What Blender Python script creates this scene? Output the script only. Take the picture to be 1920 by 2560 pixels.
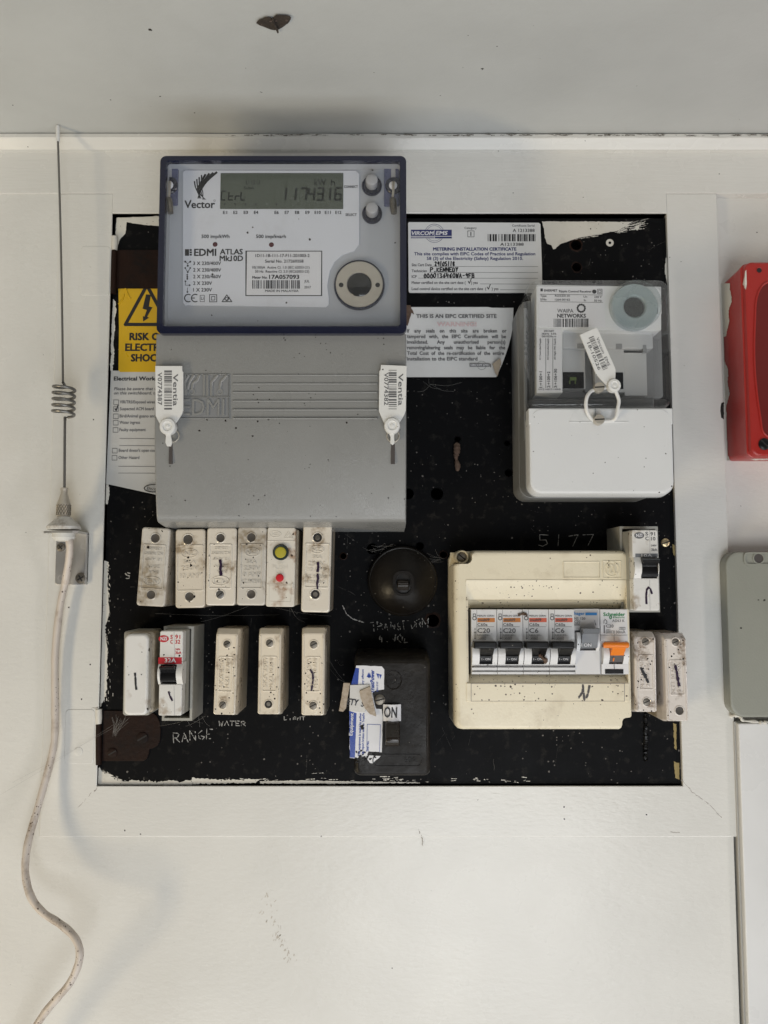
import bpy, math, random
from mathutils import Vector, Matrix
from mathutils.geometry import tessellate_polygon
R = math.radians
random.seed(7)
scene = bpy.context.scene
COL = scene.collection
for o in list(bpy.data.objects): bpy.data.objects.remove(o)

# ---------------------------------------------------------------- camera
FOC, TH, DIST = 2067.0, R(4.6), 0.62          # focal length in photo pixels, upward pitch, distance to the board
CAM = Vector((0, -DIST*math.cos(TH), -DIST*math.sin(TH)))
FWD = Vector((0, math.cos(TH), math.sin(TH))); UPV = Vector((0, -math.sin(TH), math.cos(TH)))
cd = bpy.data.cameras.new('camera'); cam = bpy.data.objects.new('camera', cd); COL.objects.link(cam)
cam.location = CAM; cam.rotation_euler = (R(90)+TH, 0, 0)
cd.sensor_fit = 'HORIZONTAL'; cd.sensor_width = 36; cd.lens = 36*FOC/1920
cd.clip_start = 0.01; cd.clip_end = 50
scene.camera = cam

# ---------------------------------------------------------------- world and lamps (covered porch, open in front)
world = bpy.data.worlds.new('World'); scene.world = world; world.use_nodes = True
wb = world.node_tree.nodes['Background']
wb.inputs[0].default_value = (0.86, 0.93, 1.0, 1); wb.inputs[1].default_value = 0.045
def area(name, loc, aim, sx, sy, power, col):
    l = bpy.data.lights.new(name, 'AREA'); l.shape = 'RECTANGLE'; l.size = sx; l.size_y = sy
    l.energy = power; l.color = col
    o = bpy.data.objects.new(name, l); COL.objects.link(o); o.location = loc
    o.rotation_euler = (Vector(aim)-Vector(loc)).to_track_quat('-Z', 'Y').to_euler()
    return o
area('open_porch_daylight', (0.25, -1.6, -0.76), (0.05, 0, -0.2), 0.7, 0.7, 9, (0.94, 0.97, 1.0))
area('sunlit_floor_bounce', (0.22, -0.95, -1.45), (0.1, 0, -0.05), 1.7, 0.8, 12.5, (0.94, 0.97, 1.0))
area('warm_side_window', (-1.30, -1.0, -0.95), (-0.28, 0, -0.42), 0.25, 0.7, 12, (1.0, 0.82, 0.54))
area('far_side_doorway', (1.5, -1.0, -0.45), (0.2, 0, -0.2), 0.16, 1.1, 4.5, (1.0, 0.90, 0.86))
scene.view_settings.view_transform = 'Standard'; scene.view_settings.look = 'None'
scene.view_settings.exposure = 0; scene.view_settings.gamma = 1
scene.render.engine = 'CYCLES'
scene.cycles.max_bounces = 10; scene.cycles.transparent_max_bounces = 16
scene.cycles.use_denoising = True

# ---------------------------------------------------------------- helpers: measuring
def W(px, py, h=0.0):
    """point of the plane h metres in front of the board that the photo shows at (px, py)"""
    d = Vector((1,0,0))*((px-960)/FOC) + UPV*((1280-py)/FOC) + FWD
    return CAM + d*((-h-CAM.y)/d.y)
class Fr:
    """a zoomed crop of the photo: crop pixel -> point at height h"""
    def __init__(s, ox, oy, k): s.o = (ox, oy); s.k = k
    def __call__(s, x, y, h=0.0): return W(s.o[0]+x*s.k, s.o[1]+y*s.k, h)
    def sc(s, h, x=0, y=0):
        return (s(x+10, y, h)-s(x, y, h)).length/10
A = Fr(380,380,650/1659); B = Fr(380,800,650/1659); C = Fr(1000,500,400/1659); D = Fr(1260,680,440/1622)
E = Fr(250,520,170/508); F = Fr(280,1290,580/1659); G = Fr(230,1540,630/1659); H = Fr(820,1340,320/1142)
I = Fr(1100,1360,500/1659); J = Fr(1480,1290,260/1046); K = Fr(1140,1480,460/1659); L = Fr(40,280,280/508)
M_ = Fr(0,1400,320/610); N = Fr(1600,440,320/668); O = Fr(1600,1300,320/562); P = Fr(100,1200,160/1180)
Q = Fr(230,1740,250/1659); S_ = Fr(0,0,1); X = Fr(1330,500,390/1659); Y = Fr(840,1840,900/1659); Z = Fr(1000,1080,260/1659)
mm = 0.001

# ---------------------------------------------------------------- helpers: materials
MATS = {}
def mat(name, col, rough=.5, metal=0, spec=.5, bump=0, bs=400, bst=(1,1,1), speck=0, ss=110, scol=(.018,.013,.01),
        stain=0, stc=(.22,.15,.08), sts=28, stt=.56, var=.05, coat=0, rv=.08, stw=.16, ssz=1.0):
    if name in MATS: return MATS[name]
    m = bpy.data.materials.new(name); m.use_nodes = True; nt = m.node_tree; n = nt.nodes; l = nt.links
    b = n['Principled BSDF']; b.inputs['Metallic'].default_value = metal
    b.inputs['Specular IOR Level'].default_value = spec; b.inputs['Coat Weight'].default_value = coat
    b.inputs['Coat Roughness'].default_value = .06
    geo = n.new('ShaderNodeNewGeometry')
    def noise(scale, detail=4, vec=None):
        t = n.new('ShaderNodeTexNoise'); t.inputs['Scale'].default_value = scale; t.inputs['Detail'].default_value = detail
        l.new(vec or geo.outputs['Position'], t.inputs['Vector']); return t.outputs['Fac']
    def rng(src, a, c, lo, hi):
        r = n.new('ShaderNodeMapRange'); r.inputs[1].default_value = a; r.inputs[2].default_value = c
        r.inputs[3].default_value = lo; r.inputs[4].default_value = hi; l.new(src, r.inputs[0]); return r.outputs[0]
    def math_(op, a, c):
        q = n.new('ShaderNodeMath'); q.operation = op
        for i, v in enumerate((a, c)):
            if isinstance(v, (int, float)): q.inputs[i].default_value = v
            else: l.new(v, q.inputs[i])
        return q.outputs[0]
    def mix(fac, c1, c2, mode='MIX'):
        q = n.new('ShaderNodeMix'); q.data_type = 'RGBA'; q.blend_type = mode
        for i, v in ((0, fac), (6, c1), (7, c2)):
            if isinstance(v, tuple): q.inputs[i].default_value = (*v, 1)
            elif isinstance(v, (int, float)): q.inputs[i].default_value = v
            else: l.new(v, q.inputs[i])
        return q.outputs[2]
    c = col
    if var:
        v = rng(noise(14, 5), .3, .7, 1-var, 1+var)
        cmb = n.new('ShaderNodeCombineColor')
        for k in range(3): l.new(math_('MULTIPLY', v, col[k]), cmb.inputs[k])
        c = cmb.outputs[0]
    if stain:
        f = math_('MULTIPLY', rng(noise(sts, 9), stt, stt+stw, 0, 1), rng(noise(sts*7, 6), .35, .6, .25, 1))
        c = mix(math_('MULTIPLY', f, stain), c, stc)
    if speck:
        for k, (sc_, th_) in enumerate(((ss*1.6, .17), (ss*3.2, .22))):
            vo = n.new('ShaderNodeTexVoronoi'); vo.inputs['Scale'].default_value = sc_
            l.new(geo.outputs['Position'], vo.inputs['Vector'])
            sep = n.new('ShaderNodeSeparateColor'); l.new(vo.outputs['Color'], sep.inputs[0])
            on = math_('GREATER_THAN', sep.outputs[0], 1-min(.95, speck*(1.6 if k == 0 else 2.2)))
            clus = math_('GREATER_THAN', noise(18+9*k, 2), .47)
            wob = math_('ADD', vo.outputs['Distance'], rng(noise(900, 2), .3, .7, -.06, .06))
            sz = math_('MULTIPLY', math_('POWER', sep.outputs[1], 2.0/ssz), th_*ssz)
            spot = math_('LESS_THAN', wob, sz)
            c = mix(math_('MULTIPLY', math_('MULTIPLY', on, spot), clus), c, scol)
    if isinstance(c, tuple): b.inputs['Base Color'].default_value = (*c, 1)
    else: l.new(c, b.inputs['Base Color'])
    l.new(rng(noise(45, 5), .3, .7, max(.02, rough-rv), min(1, rough+rv)), b.inputs['Roughness'])
    if bump:
        mp = n.new('ShaderNodeMapping'); mp.inputs['Scale'].default_value = bst; l.new(geo.outputs['Position'], mp.inputs[0])
        bn = n.new('ShaderNodeBump'); bn.inputs['Strength'].default_value = 1; bn.inputs['Distance'].default_value = bump
        l.new(noise(bs, 3, mp.outputs[0]), bn.inputs['Height']); l.new(bn.outputs[0], b.inputs['Normal'])
    MATS[name] = m; return m
def clear(name, tint=(.93,.94,.95), base=.05, haze=0.0, hcol=(.6,.6,.62)):
    m = bpy.data.materials.new(name); m.use_nodes = True; nt = m.node_tree; n = nt.nodes; l = nt.links
    out = n['Material Output']; n.remove(n['Principled BSDF'])
    tr = n.new('ShaderNodeBsdfTransparent'); tr.inputs[0].default_value = (*tint, 1)
    gl = n.new('ShaderNodeBsdfGlossy'); gl.inputs['Roughness'].default_value = .06
    lw = n.new('ShaderNodeLayerWeight'); lw.inputs[0].default_value = .5
    pw = n.new('ShaderNodeMath'); pw.operation = 'POWER'; pw.inputs[1].default_value = 3.5; l.new(lw.outputs['Facing'], pw.inputs[0])
    ma = n.new('ShaderNodeMath'); ma.operation = 'MULTIPLY_ADD'; ma.inputs[1].default_value = .55; ma.inputs[2].default_value = base
    l.new(pw.outputs[0], ma.inputs[0])
    mx = n.new('ShaderNodeMixShader'); l.new(ma.outputs[0], mx.inputs[0])
    if haze:
        di = n.new('ShaderNodeBsdfDiffuse'); di.inputs[0].default_value = (*hcol, 1)
        m2 = n.new('ShaderNodeMixShader'); m2.inputs[0].default_value = haze
        l.new(tr.outputs[0], m2.inputs[1]); l.new(di.outputs[0], m2.inputs[2]); l.new(m2.outputs[0], mx.inputs[1])
    else: l.new(tr.outputs[0], mx.inputs[1])
    l.new(gl.outputs[0], mx.inputs[2]); l.new(mx.outputs[0], out.inputs[0])
    MATS[name] = m; return m

# ---------------------------------------------------------------- helpers: shapes
def V3(u, v, h): return Vector((u, -h, v))
class MB:
    def __init__(s): s.v = []; s.f = []
    def add(s, vs, fs):
        k = len(s.v); s.v += [Vector(p) for p in vs]; s.f += [[i+k for i in f] for f in fs]
    def loft(s, loops, cap0=False, cap1=True, closed=True):
        n = len(loops[0]); vs = [p for lp in loops for p in lp]; fs = []
        for a in range(len(loops)-1):
            for i in range(n if closed else n-1):
                j = (i+1) % n
                fs.append([a*n+i, a*n+j, (a+1)*n+j, (a+1)*n+i])
        if cap0: fs.append(list(range(n-1, -1, -1)))
        if cap1: fs.append([(len(loops)-1)*n+i for i in range(n)])
        s.add(vs, fs)
    def rbox(s, u0, u1, v0, v1, h0, h1, r=1*mm, b=.6*mm, out=0, n=4, top=None):
        """rounded box standing out of the board from h0 to h1; out = how far the back is wider than the front"""
        u0, u1 = min(u0,u1), max(u0,u1); v0, v1 = min(v0,v1), max(v0,v1)
        lim = min(u1-u0, v1-v0)/2*.98; r = min(r, lim); b = min(b, lim, abs(h1-h0)*.9)
        seq = [(h0, -out), (h1-b, 0)] + [(h1-b+b*math.sin(a*math.pi/6), b*(1-math.cos(a*math.pi/6))) for a in (1,2,3)]
        s.loft([[V3(p[0], p[1], h) for p in rr(u0+i, u1-i, v0+i, v1-i, max(r-i, .02*mm), n)] for h, i in seq], cap0=True)
    def prism(s, pts, h0, h1, b=0):
        """pts: list of (u, v)"""
        if sum(pts[i-1][0]*p[1]-p[0]*pts[i-1][1] for i, p in enumerate(pts)) < 0: pts = pts[::-1]
        loops = [[V3(p[0], p[1], h0) for p in pts]]
        if b:
            loops.append([V3(p[0], p[1], h1-b) for p in pts])
            loops.append([V3(p[0], p[1], h1-b*.3) for p in inset(pts, b*.3)])
            loops.append([V3(p[0], p[1], h1) for p in inset(pts, b)])
        else: loops.append([V3(p[0], p[1], h1) for p in pts])
        n = len(pts); s.loft(loops, cap0=False, cap1=False)
        top = loops[-1]; tri = tessellate_polygon([[Vector((p.x, p.z, 0)) for p in top]])
        s.add(top, [list(t) for t in tri]); s.add(loops[0], [list(t)[::-1] for t in tri])
    def plate(s, outer, holes, h0, h1):
        """flat plate with real holes; loops are (u, v) lists"""
        al = [outer]+holes; flat = [p for lp in al for p in lp]
        tri = tessellate_polygon([[Vector((p[0], p[1], 0)) for p in lp] for lp in al])
        for h in (h1, h0): s.add([V3(p[0], p[1], h) for p in flat], [list(t) for t in tri])
        for lp in al: s.loft([[V3(p[0], p[1], h) for p in lp] for h in (h0, h1)], cap1=False)
    def lathe(s, c, prof, n=32, axis=Vector((0,-1,0))):
        """profile [(radius, distance along axis)] about the axis through c"""
        ax = axis.normalized(); e1 = ax.orthogonal().normalized(); e2 = ax.cross(e1)
        lp = [[c+ax*d+(e1*math.cos(2*math.pi*i/n)+e2*math.sin(2*math.pi*i/n))*max(r, 1e-6) for i in range(n)] for r, d in prof]
        s.loft(lp, cap0=True, cap1=True)
    def tube(s, pts, r, n=8, caps=True):
        pts = [Vector(p) for p in pts]; m = len(pts); rs = r if isinstance(r, list) else [r]*m
        t0 = (pts[1]-pts[0]).normalized(); nrm = t0.orthogonal().normalized(); lp = []
        for i, p in enumerate(pts):
            t = (pts[min(i+1, m-1)]-pts[max(i-1, 0)]).normalized()
            nrm = (nrm-t*nrm.dot(t)).normalized(); bi = t.cross(nrm)
            lp.append([p+(nrm*math.cos(2*math.pi*k/n)+bi*math.sin(2*math.pi*k/n))*rs[i] for k in range(n)])
        s.loft(lp, cap0=caps, cap1=caps)
    def quad(s, a, b, c, d): s.add([a, b, c, d], [[0,1,2,3]])
    def disc(s, c, r, n=20, r2=None):
        if r2 is None: s.add([c+V3(math.cos(2*math.pi*i/n)*r, math.sin(2*math.pi*i/n)*r, 0) for i in range(n)], [list(range(n))])
        else:
            s.loft([[c+V3(math.cos(2*math.pi*i/n)*q, math.sin(2*math.pi*i/n)*q, 0) for i in range(n)] for q in (r, r2)], cap1=False)
    def line(s, pts, w, jit=0, drop=0, lift=0):
        """flat pen stroke through points lying on one plane facing the camera"""
        pts = [Vector(p) for p in pts]
        if jit or drop:
            q = [pts[0]]
            for a, b in zip(pts, pts[1:]):
                k = max(1, int((b-a).length/(.9*mm)))
                q += [a.lerp(b, (i+1)/k) for i in range(k)]
            pts = q
        for i in range(len(pts)-1):
            if drop and random.random() < drop: continue
            a, b = pts[i], pts[i+1]; d = (b-a)
            if d.length < 1e-7: continue
            d.normalize(); nn = Vector((-d.z, 0, d.x)); ww = w*(1+random.uniform(-jit, jit))/2
            e = d*ww*.6; o_ = Vector((0, -1e-6*(i % 7), 0))
            s.quad(a-e-nn*ww+o_, b+e-nn*ww+o_, b+e+nn*ww+o_, a-e+nn*ww+o_)
def rr(u0, u1, v0, v1, r, n=4):
    out = []
    for cx, cy, a0 in ((u1-r, v0+r, -90), (u1-r, v1-r, 0), (u0+r, v1-r, 90), (u0+r, v0+r, 180)):
        for i in range(n+1):
            a = R(a0+90*i/n); out.append((cx+r*math.cos(a), cy+r*math.sin(a)))
    return out
def circ(c, r, n=20): return [(c.x+r*math.cos(2*math.pi*i/n), c.z+r*math.sin(2*math.pi*i/n)) for i in range(n)]
def inset(pts, d):
    out = []; n = len(pts)
    for i in range(n):
        p, a, b = Vector(pts[i]), Vector(pts[i-1]), Vector(pts[(i+1) % n])
        e1 = (p-a).normalized(); e2 = (b-p).normalized()
        n1 = Vector((-e1.y, e1.x)); n2 = Vector((-e2.y, e2.x)); q = n1+n2
        if q.length < 1e-6: q = n1
        q.normalize(); k = d/max(.5, q.dot(n1)); out.append(tuple(p+q*k))
    return out
def uv(fr, pts, h): return [(lambda w: (w.x, w.z))(fr(x, y, h)) for x, y in pts]
def ragged(pts, amp, step, seed=1):
    """break straight outline edges into an uneven paint edge; pts (u, v)"""
    rd = random.Random(seed); out = []
    for i, p in enumerate(pts):
        a, b = Vector(p), Vector(pts[(i+1) % len(pts)]); k = max(1, int((b-a).length/step))
        nn = Vector((-(b-a).y, (b-a).x)); nn = nn.normalized() if nn.length else nn
        for j in range(k):
            out.append(tuple(a.lerp(b, j/k)+nn*(rd.uniform(-amp, amp)*(rd.random()**1.5) if j else 0)))
    return out
def smooth_path(pts, k=8):
    pts = [Vector(p) for p in pts]; out = []
    for i in range(len(pts)-1):
        p0, p1, p2, p3 = pts[max(i-1,0)], pts[i], pts[i+1], pts[min(i+2, len(pts)-1)]
        for j in range(k):
            t = j/k
            out.append(.5*((2*p1)+(p2-p0)*t+(2*p0-5*p1+4*p2-p3)*t*t+(3*p1-p0-3*p2+p3)*t**3))
    out.append(pts[-1]); return out

# ---------------------------------------------------------------- helpers: objects
def obj(name, mb, m, parent=None, sharp=35, smooth=True, kind=None, label=None, base=None):
    root = parent
    while root is not None and root.parent is not None: root = root.parent
    loc = root.location.copy() if root is not None else (base if base is not None else Vector((0,0,0)))
    me = bpy.data.meshes.new(name); me.from_pydata([p-loc for p in mb.v], [], mb.f); me.validate()
    import bmesh
    bm = bmesh.new(); bm.from_mesh(me); bmesh.ops.remove_doubles(bm, verts=bm.verts, dist=2e-6)
    bmesh.ops.recalc_face_normals(bm, faces=bm.faces); bm.to_mesh(me); bm.free()
    if smooth:
        me.polygons.foreach_set('use_smooth', [True]*len(me.polygons)); me.set_sharp_from_angle(angle=R(sharp))
    me.materials.append(m)
    o = bpy.data.objects.new(name, me); COL.objects.link(o)
    if smooth:   # flat faces keep a flat shading next to their rounded edges
        wn = o.modifiers.new('weighted', 'WEIGHTED_NORMAL'); wn.keep_sharp = True; wn.weight = 70
    if parent is None: o.location = loc
    else: o.parent = parent
    if kind: o['kind'] = kind
    if label: o['label'] = label
    return o
def tag(o, label, cat, group=None):
    o['label'] = label; o['category'] = cat
    if group: o['group'] = group
    return o
def thing(name, label, cat, at, tilt=0, group=None):
    o = bpy.data.objects.new(name, None); COL.objects.link(o); o.empty_display_size = .01
    o.location = at; o.rotation_euler = (0, R(tilt), 0); return tag(o, label, cat, group)

# ---------------------------------------------------------------- helpers: writing
TXT = {}
def glyphs(s, bold=0.0, shear=0.0):
    key = (s, bold, shear)
    if key in TXT: return TXT[key]
    cu = bpy.data.curves.new('t', 'FONT'); cu.body = s; cu.size = 1; cu.resolution_u = 2; cu.offset = bold; cu.shear = shear
    ob = bpy.data.objects.new('t', cu); COL.objects.link(ob)
    bpy.context.view_layer.update()
    me = bpy.data.meshes.new_from_object(ob.evaluated_get(bpy.context.evaluated_depsgraph_get()))
    vs = [v.co.copy() for v in me.vertices]; fs = [list(p.vertices) for p in me.polygons]
    bpy.data.objects.remove(ob); bpy.data.curves.remove(cu); bpy.data.meshes.remove(me)
    x0 = min(v.x for v in vs); x1 = max(v.x for v in vs)
    TXT[key] = ([Vector((v.x-x0, v.y)) for v in vs], fs, x1-x0); return TXT[key]
CAPH = max(v.y for v in glyphs('H')[0])
def txt(mb, fr, s, x0, y0, x1, y1, cap, h, bold=0.0, shear=0.0, raise_=.12*mm, ext=0):
    """write s from (x0, y0) to (x1, y1) (baseline, crop pixels), capitals cap pixels high"""
    a, b = fr(x0, y0, h+raise_), fr(x1, y1, h+raise_); d = b-a; ln = d.length; d.normalize(); n = Vector((-d.z, 0, d.x))
    vs, fs, w = glyphs(s, 0.0, shear); k = cap*fr.sc(h)/CAPH
    P_ = [a+d*(v.x*ln/w)+n*(v.y*k) for v in vs]
    if not ext:
        e = k*(bold*.9+.012); y_ = Vector((0,-2e-6,0))
        for i, (ex, ey) in enumerate(((1,.7),(-1,-.7),(1,-.7),(-1,.7))):
            mb.add([p+d*ex*e+n*ey*e+y_*i for p in P_], fs)
        return
    if ext:
        mb.add([p+Vector((0,-ext,0)) for p in P_], fs)
        # side walls so that raised letters catch the light
        ed = {}
        for f in fs:
            for i in range(len(f)):
                e = (f[i-1], f[i]); ed[e] = 1
        walls = [e for e in ed if (e[1], e[0]) not in ed]
        for i, j in walls: mb.quad(P_[i], P_[j], P_[j]+Vector((0,-ext,0)), P_[i]+Vector((0,-ext,0)))
    else: mb.add(P_, fs)
SV = {'A':[[(0,0),(.5,1),(1,0)],[(.2,.38),(.8,.38)]],'R':[[(0,0),(0,1),(.7,1),(.9,.78),(.7,.52),(0,.5)],[(.4,.5),(1,0)]],
 'N':[[(0,0),(0,1),(.95,0),(.95,1)]],'G':[[(.95,.85),(.5,1),(.05,.6),(.1,.15),(.6,0),(.95,.3),(.5,.4)]],
 'E':[[(.9,1),(0,1),(0,0),(.9,0)],[(0,.5),(.7,.5)]],'W':[[(0,1),(.25,0),(.5,.7),(.75,0),(1,1)]],'T':[[(0,1),(1,1)],[(.5,1),(.5,0)]],
 'L':[[(0,1),(0,0),(.8,0)]],'I':[[(.5,0),(.5,1)]],'H':[[(0,0),(0,1)],[(.9,0),(.9,1)],[(0,.5),(.9,.5)]],
 'S':[[(.9,.9),(.5,1),(.1,.8),(.3,.55),(.8,.4),(.8,.1),(.4,0),(0,.12)]],'F':[[(.9,1),(0,1),(0,0)],[(0,.5),(.7,.5)]],
 'O':[[(.5,1),(.05,.7),(.05,.25),(.5,0),(.95,.3),(.95,.7),(.5,1)]],'M':[[(0,0),(0,1),(.5,.3),(1,1),(1,0)]],'V':[[(0,1),(.5,0),(1,1)]],
 'P':[[(0,0),(0,1),(.7,1),(.9,.75),(.7,.5),(0,.5)]],'K':[[(0,0),(0,1)],[(.9,1),(0,.45),(.95,0)]],'D':[[(0,0),(0,1),(.6,.95),(1,.5),(.6,.03),(0,0)]],
 'Y':[[(0,1),(.5,.5),(1,1)],[(.5,.5),(.4,0)]],'B':[[(0,0),(0,1),(.7,.95),(.75,.6),(.1,.52),(.9,.4),(.85,.05),(0,0)]],'U':[[(0,1),(.05,.2),(.5,0),(.9,.2),(.95,1)]],
 '0':[[(.5,1),(.05,.6),(.1,.15),(.5,0),(.95,.3),(.9,.8),(.5,1)]],'1':[[(.5,0),(.5,1)]],'2':[[(.05,.8),(.4,1),(.85,.75),(.1,0),(.95,.02)]],
 '3':[[(.1,.95),(.8,.95),(.4,.55),(.9,.35),(.6,.02),(.05,.1)]],'4':[[(.3,1),(.05,.45),(.95,.45)],[(.7,.8),(.65,0)]],'5':[[(.9,1),(.2,1),(.15,.55),(.7,.55),(.85,.2),(.4,0),(.05,.1)]],
 '6':[[(.8,1),(.2,.5),(.15,.1),(.6,0),(.85,.3),(.5,.5),(.2,.35)]],'7':[[(.05,.95),(.95,1),(.4,0)]],'8':[[(.5,.52),(.15,.75),(.5,1),(.85,.75),(.1,.25),(.5,0),(.9,.25),(.5,.52)]],
 '9':[[(.9,.8),(.5,1),(.1,.7),(.5,.5),(.9,.8),(.75,0)]],'/':[[(.5,-.1),(.55,1.15)]],'-':[[(.1,.45),(.9,.45)]],'.':[[(.4,0),(.55,.05)]],' ':[]}
def hand(mb, fr, s, x0, y0, x1, y1, cap, h, w, jit=.15, drop=0, seed=1, wob=.06):
    rd = random.Random(seed); n = len(s); step = ((x1-x0)/n, (y1-y0)/n); cw = math.hypot(*step)*.72
    for i, c in enumerate(s):
        bx, by = x0+step[0]*i, y0+step[1]*i+rd.uniform(-1,1)*cap*wob
        for pl in SV[c]:
            mb.line([fr(bx+(p[0]*cw)+rd.uniform(-1,1)*cap*wob, by-p[1]*cap+rd.uniform(-1,1)*cap*wob, h) for p in pl], w, jit, drop)
def barcode(mb, p0, du, dv, n, seed, h_=None):
    """bars along du from p0, each as tall as dv (world vectors)"""
    rd = random.Random(seed); x = 0; ws = []
    while x < 1:
        a = rd.choice((1,1,2,3))/n; b = rd.choice((1,1,2,2,3))/n; ws.append((x, min(1, x+a))); x += a+b
    for a, b in ws: mb.quad(p0+du*a, p0+du*b, p0+du*b+dv, p0+du*a+dv)
def frbar(mb, fr, x0, y0, x1, y1, h, n, seed, upright=True):
    p = fr(x0, y1, h+.12*mm)
    if upright: barcode(mb, p, fr(x1, y1, h+.12*mm)-p, fr(x0, y0, h+.12*mm)-p, n, seed)
    else: barcode(mb, p, fr(x0, y0, h+.12*mm)-p, fr(x1, y1, h+.12*mm)-p, n, seed)
def box(mb, fr, x0, y0, x1, y1, h0, h1, r=1*mm, b=.5*mm, out=0):
    a, c = fr(x0, y1, h1), fr(x1, y0, h1); mb.rbox(a.x, c.x, a.z, c.z, h0, h1, r, b, out)
def frect(mb, fr, x0, y0, x1, y1, h):
    mb.quad(fr(x0,y1,h), fr(x1,y1,h), fr(x1,y0,h), fr(x0,y0,h))
def border(mb, fr, x0, y0, x1, y1, h, w):
    mb.line([fr(*p, h) for p in ((x0,y0),(x1,y0),(x1,y1),(x0,y1),(x0,y0))], w)
def screw(name, c, r, m, parent, ang=20, cross=False, h=1.2*mm, dark=None, flat=False):
    """slotted or cross head: domed disc, the shade of its slot painted on as flat dark strips"""
    mb = MB(); mb.lathe(c, [(r, -.5*mm), (r, h-.5*mm), (r*.93, h-.12*mm), (r*.8, h), (0, h)] if flat else [(r*1.0, -.5*mm), (r, h*.5), (r*.85, h*.85), (r*.5, h), (0, h)], 20)
    o = obj(name, mb, m, parent)
    k = MB(); d = Vector((math.cos(R(ang)), 0, math.sin(R(ang)))); n = Vector((-d.z, 0, d.x)); z = Vector((0, -h-.05*mm, 0))
    for a, b in ((d, n), (n, d))[:2 if cross else 1]:
        ln = r*(.62 if cross else .93)
        k.quad(c+z-a*ln-b*r*.13, c+z+a*ln-b*r*.13, c+z+a*ln+b*r*.13, c+z-a*ln+b*r*.13)
        z = z+Vector((0, -.02*mm, 0))
    obj('slot', k, dark or MATS['slot_black'], o); return o
# ---------------------------------------------------------------- materials
mat('wall_enamel', (.69,.682,.645), .28, rv=.015, bump=.00016, bs=300, bst=(.6,1,1.2), speck=.009, ss=110, stain=.10, stc=(.42,.36,.28), sts=9, var=.035)
mat('trim_enamel', (.69,.682,.645), .27, rv=.015, bump=.00016, bs=200, bst=(.25,1,2.6), speck=.009, ss=110, stain=.08, stc=(.42,.36,.28), sts=11, var=.03)
mat('stile_enamel', (.69,.682,.645), .26, rv=.015, bump=.00016, bs=200, bst=(.9,1,2.4), speck=.008, ss=110, stain=.06, stc=(.42,.36,.28), sts=11, var=.03)
mat('ceiling_paint', (.51,.52,.505), .55, bump=.0002, bs=160, speck=.010, ss=95, stain=.18, stc=(.3,.29,.27), sts=6, var=.05)
mat('slot_black', (.012,.011,.01), .7, var=0)
mat('cavity_dark', (.02,.018,.016), .9)
mat('board_black', (.0035,.0037,.0044), .50, spec=.09, bump=.00010, bs=200, stain=.5, stc=(.036,.033,.029), sts=150, stt=.56, stw=.14, speck=.12, ss=150, scol=(.15,.14,.13), var=.2, rv=.05)
mat('paint_flake', (.66,.64,.58), .45, bump=.0003, bs=300, stain=.3, stc=(.2,.17,.12), sts=60, speck=.08, ss=200)
mat('old_ochre', (.30,.23,.09), .7, stain=.6, stc=(.05,.04,.025), sts=90)
mat('rust_brown', (.017,.0075,.0048), .6, spec=.15, bump=.0004, bs=400, stain=.8, stc=(.007,.006,.006), sts=45, stt=.47, var=.2)
mat('ink_black', (.015,.015,.018), .5, var=0)
mat('ink_grey', (.12,.12,.125), .6, var=0)
mat('ink_faint', (.33,.33,.33), .7, var=0)
mat('ink_navy', (.022,.027,.13), .5, var=0)
mat('ink_faded_red', (.66,.50,.50), .7, var=.1)
mat('marker_purple', (.022,.008,.03), .35, var=0)
mat('chalk', (.36,.355,.34), .9, var=.25)
mat('paper_white', (.70,.70,.69), .5, stain=.15, stc=(.45,.4,.33), sts=25, bump=.0002, bs=60)
mat('paper_grey', (.52,.52,.51), .45, stain=.25, stc=(.38,.35,.3), sts=30, bump=.0003, bs=50)
mat('sticker_yellow', (.62,.385,.012), .32, stain=.15, stc=(.35,.2,.02), sts=30, bump=.0003, bs=70)
mat('meter_grey', (.245,.247,.24), .30, bump=.00012, bs=1600, speck=.22, ss=90, stain=.10, stc=(.32,.31,.29), sts=30, var=.03)
mat('meter_case', (.42,.435,.465), .45, speck=.06, ss=80, var=.03)
mat('meter_plate', (.66,.675,.72), .45, speck=.05, ss=80, stain=.12, stc=(.35,.34,.34), sts=40, var=.02)
mat('label_white', (.70,.70,.72), .4, var=.02)
mat('blue_frame', (.0045,.0065,.026), .18, coat=.3, var=.1)
mat('blue_slot', (.10,.11,.19), .25, var=.1)
mat('lcd', (.085,.100,.078), .22, var=.04)
mat('lcd_dark', (.014,.018,.014), .3, var=0)
mat('lcd_faint', (.075,.090,.072), .3, var=0)
mat('button_grey', (.40,.40,.41), .35)
mat('nickel', (.52,.48,.41), .36, metal=.45, bump=.00005, bs=900, stain=.15, stc=(.3,.26,.2), sts=60)
mat('steel_dark', (.22,.20,.17), .42, metal=.8, stain=.5, stc=(.08,.06,.04), sts=150, stt=.48)
mat('steel_bright', (.19,.185,.175), .38, metal=.6, stain=.25, stc=(.3,.26,.2), sts=60)
mat('aluminium', (.60,.59,.57), .36, metal=.75, bump=.00004, bs=700)
mat('brass', (.62,.50,.30), .32, metal=.85, stain=.3, stc=(.2,.14,.06), sts=150)
mat('dark_glass', (.003,.003,.0035), .06, coat=.3, var=0, rv=.02)
mat('led_maroon', (.075,.010,.014), .25, var=0)
mat('seal_white', (.72,.72,.70), .38, speck=.12, ss=130, var=.02)
mat('receiver_white', (.69,.70,.70), .42, speck=.18, ss=70, var=.02, bump=.00006, bs=1500)
mat('receiver_base', (.20,.205,.205), .42, stain=.2, stc=(.15,.14,.12), sts=30)
mat('receiver_inner', (.50,.505,.50), .5)
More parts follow.
